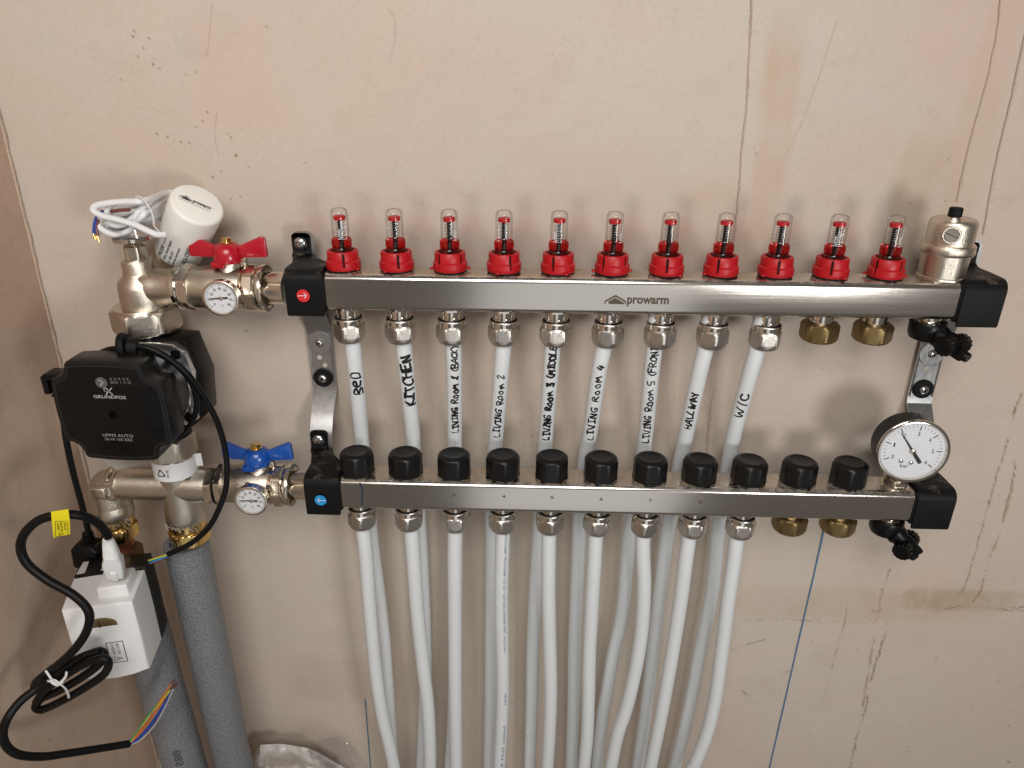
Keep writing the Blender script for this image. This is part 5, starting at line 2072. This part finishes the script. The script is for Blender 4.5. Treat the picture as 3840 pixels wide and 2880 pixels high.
def drain(label, y, z, spin, zlen):
    t = thing('drain_valve', label, 'drain valve', (EXP, y, z), 'black plastic drain valves')
    M = frame((EXP, y, z), (0, 0, 1))
    g = G()
    g.radial([(-9, 10), (.5, 10)], 32, M)
    g.radial([(-6.5, 13.0), (-5, 13.2), (-4.6, 11)], 40, M)
    build(g, 'threaded_neck', M_CHROME, t)
    g = G()
    g.radial([(-24, 11), (-22.5, 14.2), (-18, 16.0), (-7, 16.4), (-5.6, 15.6), (-5.5, 12.5)], 40, M)
    body = build(g, 'body', M_BLACKS, t)
    ax_ = Vector(spin).normalized()
    o_ = Vector((EXP + 3, y - 2, z - 15))
    Ms2 = frame(o_, ax_, (1, 1, 0))
    g = G()
    g.radial([(0, 11), (12, 10.5), (16, 9.0), (24, 8.4)], 32, Ms2)
    build(g, 'spout', M_BLACKS, t)
    side = Ms2.to_3x3() @ Vector((1, 0, 0))
    for sg in (-1, 1):
        Mk2 = frame(o_ + ax_ * 24, side * sg, ax_)
        g = G()
        n = 96
        rib = lambda a: 8.6 + .7 * (1 if math.sin(a * 14) > 0 else 0)
        g.radial([(3, 7.0), (5, rib), (15.5, rib), (16.5, 8.0)], n, Mk2)
        build(g, 'ribbed_cap', M_BLACKS, t, 50)
    g = G()
    g.box((6.2, 20, 22), (0, 0, 27), 2.4, Ms2)
    g.radial([(30, 5.0), (40, 4.8), (41, 4.2)], 24, Ms2 @ Matrix.Translation((2.5, -4, 0)))
    build(g, 'strap', M_BLACKS, t)
    g = G()
    for sg in (-1, 1):
        g.box((3, 6, 3.4), (sg * 13.5, 0, 9), .6, Ms2)
    build(g, 'lug', M_BLACKS, t)
    return t


drain('black plastic drain valve hanging below right end of upper manifold', YT, ZT - BH, (.45, -.75, -.25), 0)
drain('black plastic drain valve hanging below right end of lower manifold', YB, ZB - BH, (.62, -.45, -.62), 0)

# ------------------------------------------------------------------ plastic bag at the bottom edge
bgm = G()
bag_px = [(940, 2890), (965, 2850), (1000, 2805), (1040, 2785), (1100, 2795), (1150, 2805), (1220, 2818), (1275, 2835), (1270, 2880), (1262, 2960)]
nu, nv = 40, 26
vs_ = []
for j in range(nv + 1):
    for i in range(nu + 1):
        a, b = i / nu, j / nv
        u = 930 + 370 * a
        topv = 2790 + 60 * (a - .28) ** 2 * 3 + (60 * (.12 - a) / .12 if a < .12 else 0)
        v_ = topv + 260 * b
        n1 = mnoise.noise((a * 4, b * 4, 2))
        n2 = mnoise.noise((a * 11, b * 9, 5))
        yy = -30 - 58 * math.sin(min(1, b * 1.6 + .05) * PI / 2) * (math.sin(PI * min(max(a, .02), .98)) ** .5) + 12 * n1 + 7 * abs(n2) + 5 * abs(mnoise.noise((a * 23, b * 15, 7)))
        p_ = at(u + 14 * n2 * b, v_ + 8 * n1, yy)
        vs_.append(p_)
bgm.add(vs_, [(j * (nu + 1) + i, j * (nu + 1) + i + 1, (j + 1) * (nu + 1) + i + 1, (j + 1) * (nu + 1) + i) for j in range(nv) for i in range(nu)])
bag = thing('plastic_bag', 'crumpled translucent plastic bag at the bottom edge against the wall', 'bag', at(1120, 2880, -60))
build(bgm, 'bag_body', M_BAG, bag, 60)
g = G()
nu, nv = 22, 8
vs_ = []
for j in range(nv + 1):
    for i in range(nu + 1):
        a, b = i / nu, j / nv
        u = 1150 + 230 * a
        top = 2840 - 75 * math.sin(PI * min(1, a * .9 + .12)) + (26 * max(0, a - .75) * 4)
        v_ = top + (90 + 60 * a) * b
        yy = -34 - 12 * b - 10 * math.sin(a * 7) * (1 - b) + 6 * mnoise.noise((a * 6, b * 5, 8))
        vs_.append(at(u, v_ + 6 * mnoise.noise((a * 9, b * 7, 3)), yy))
g.add(vs_, [(j * (nu + 1) + i, j * (nu + 1) + i + 1, (j + 1) * (nu + 1) + i + 1, (j + 1) * (nu + 1) + i) for j in range(nv) for i in range(nu)])
build(g, 'bag_flap', M_FILM, bag, 60)
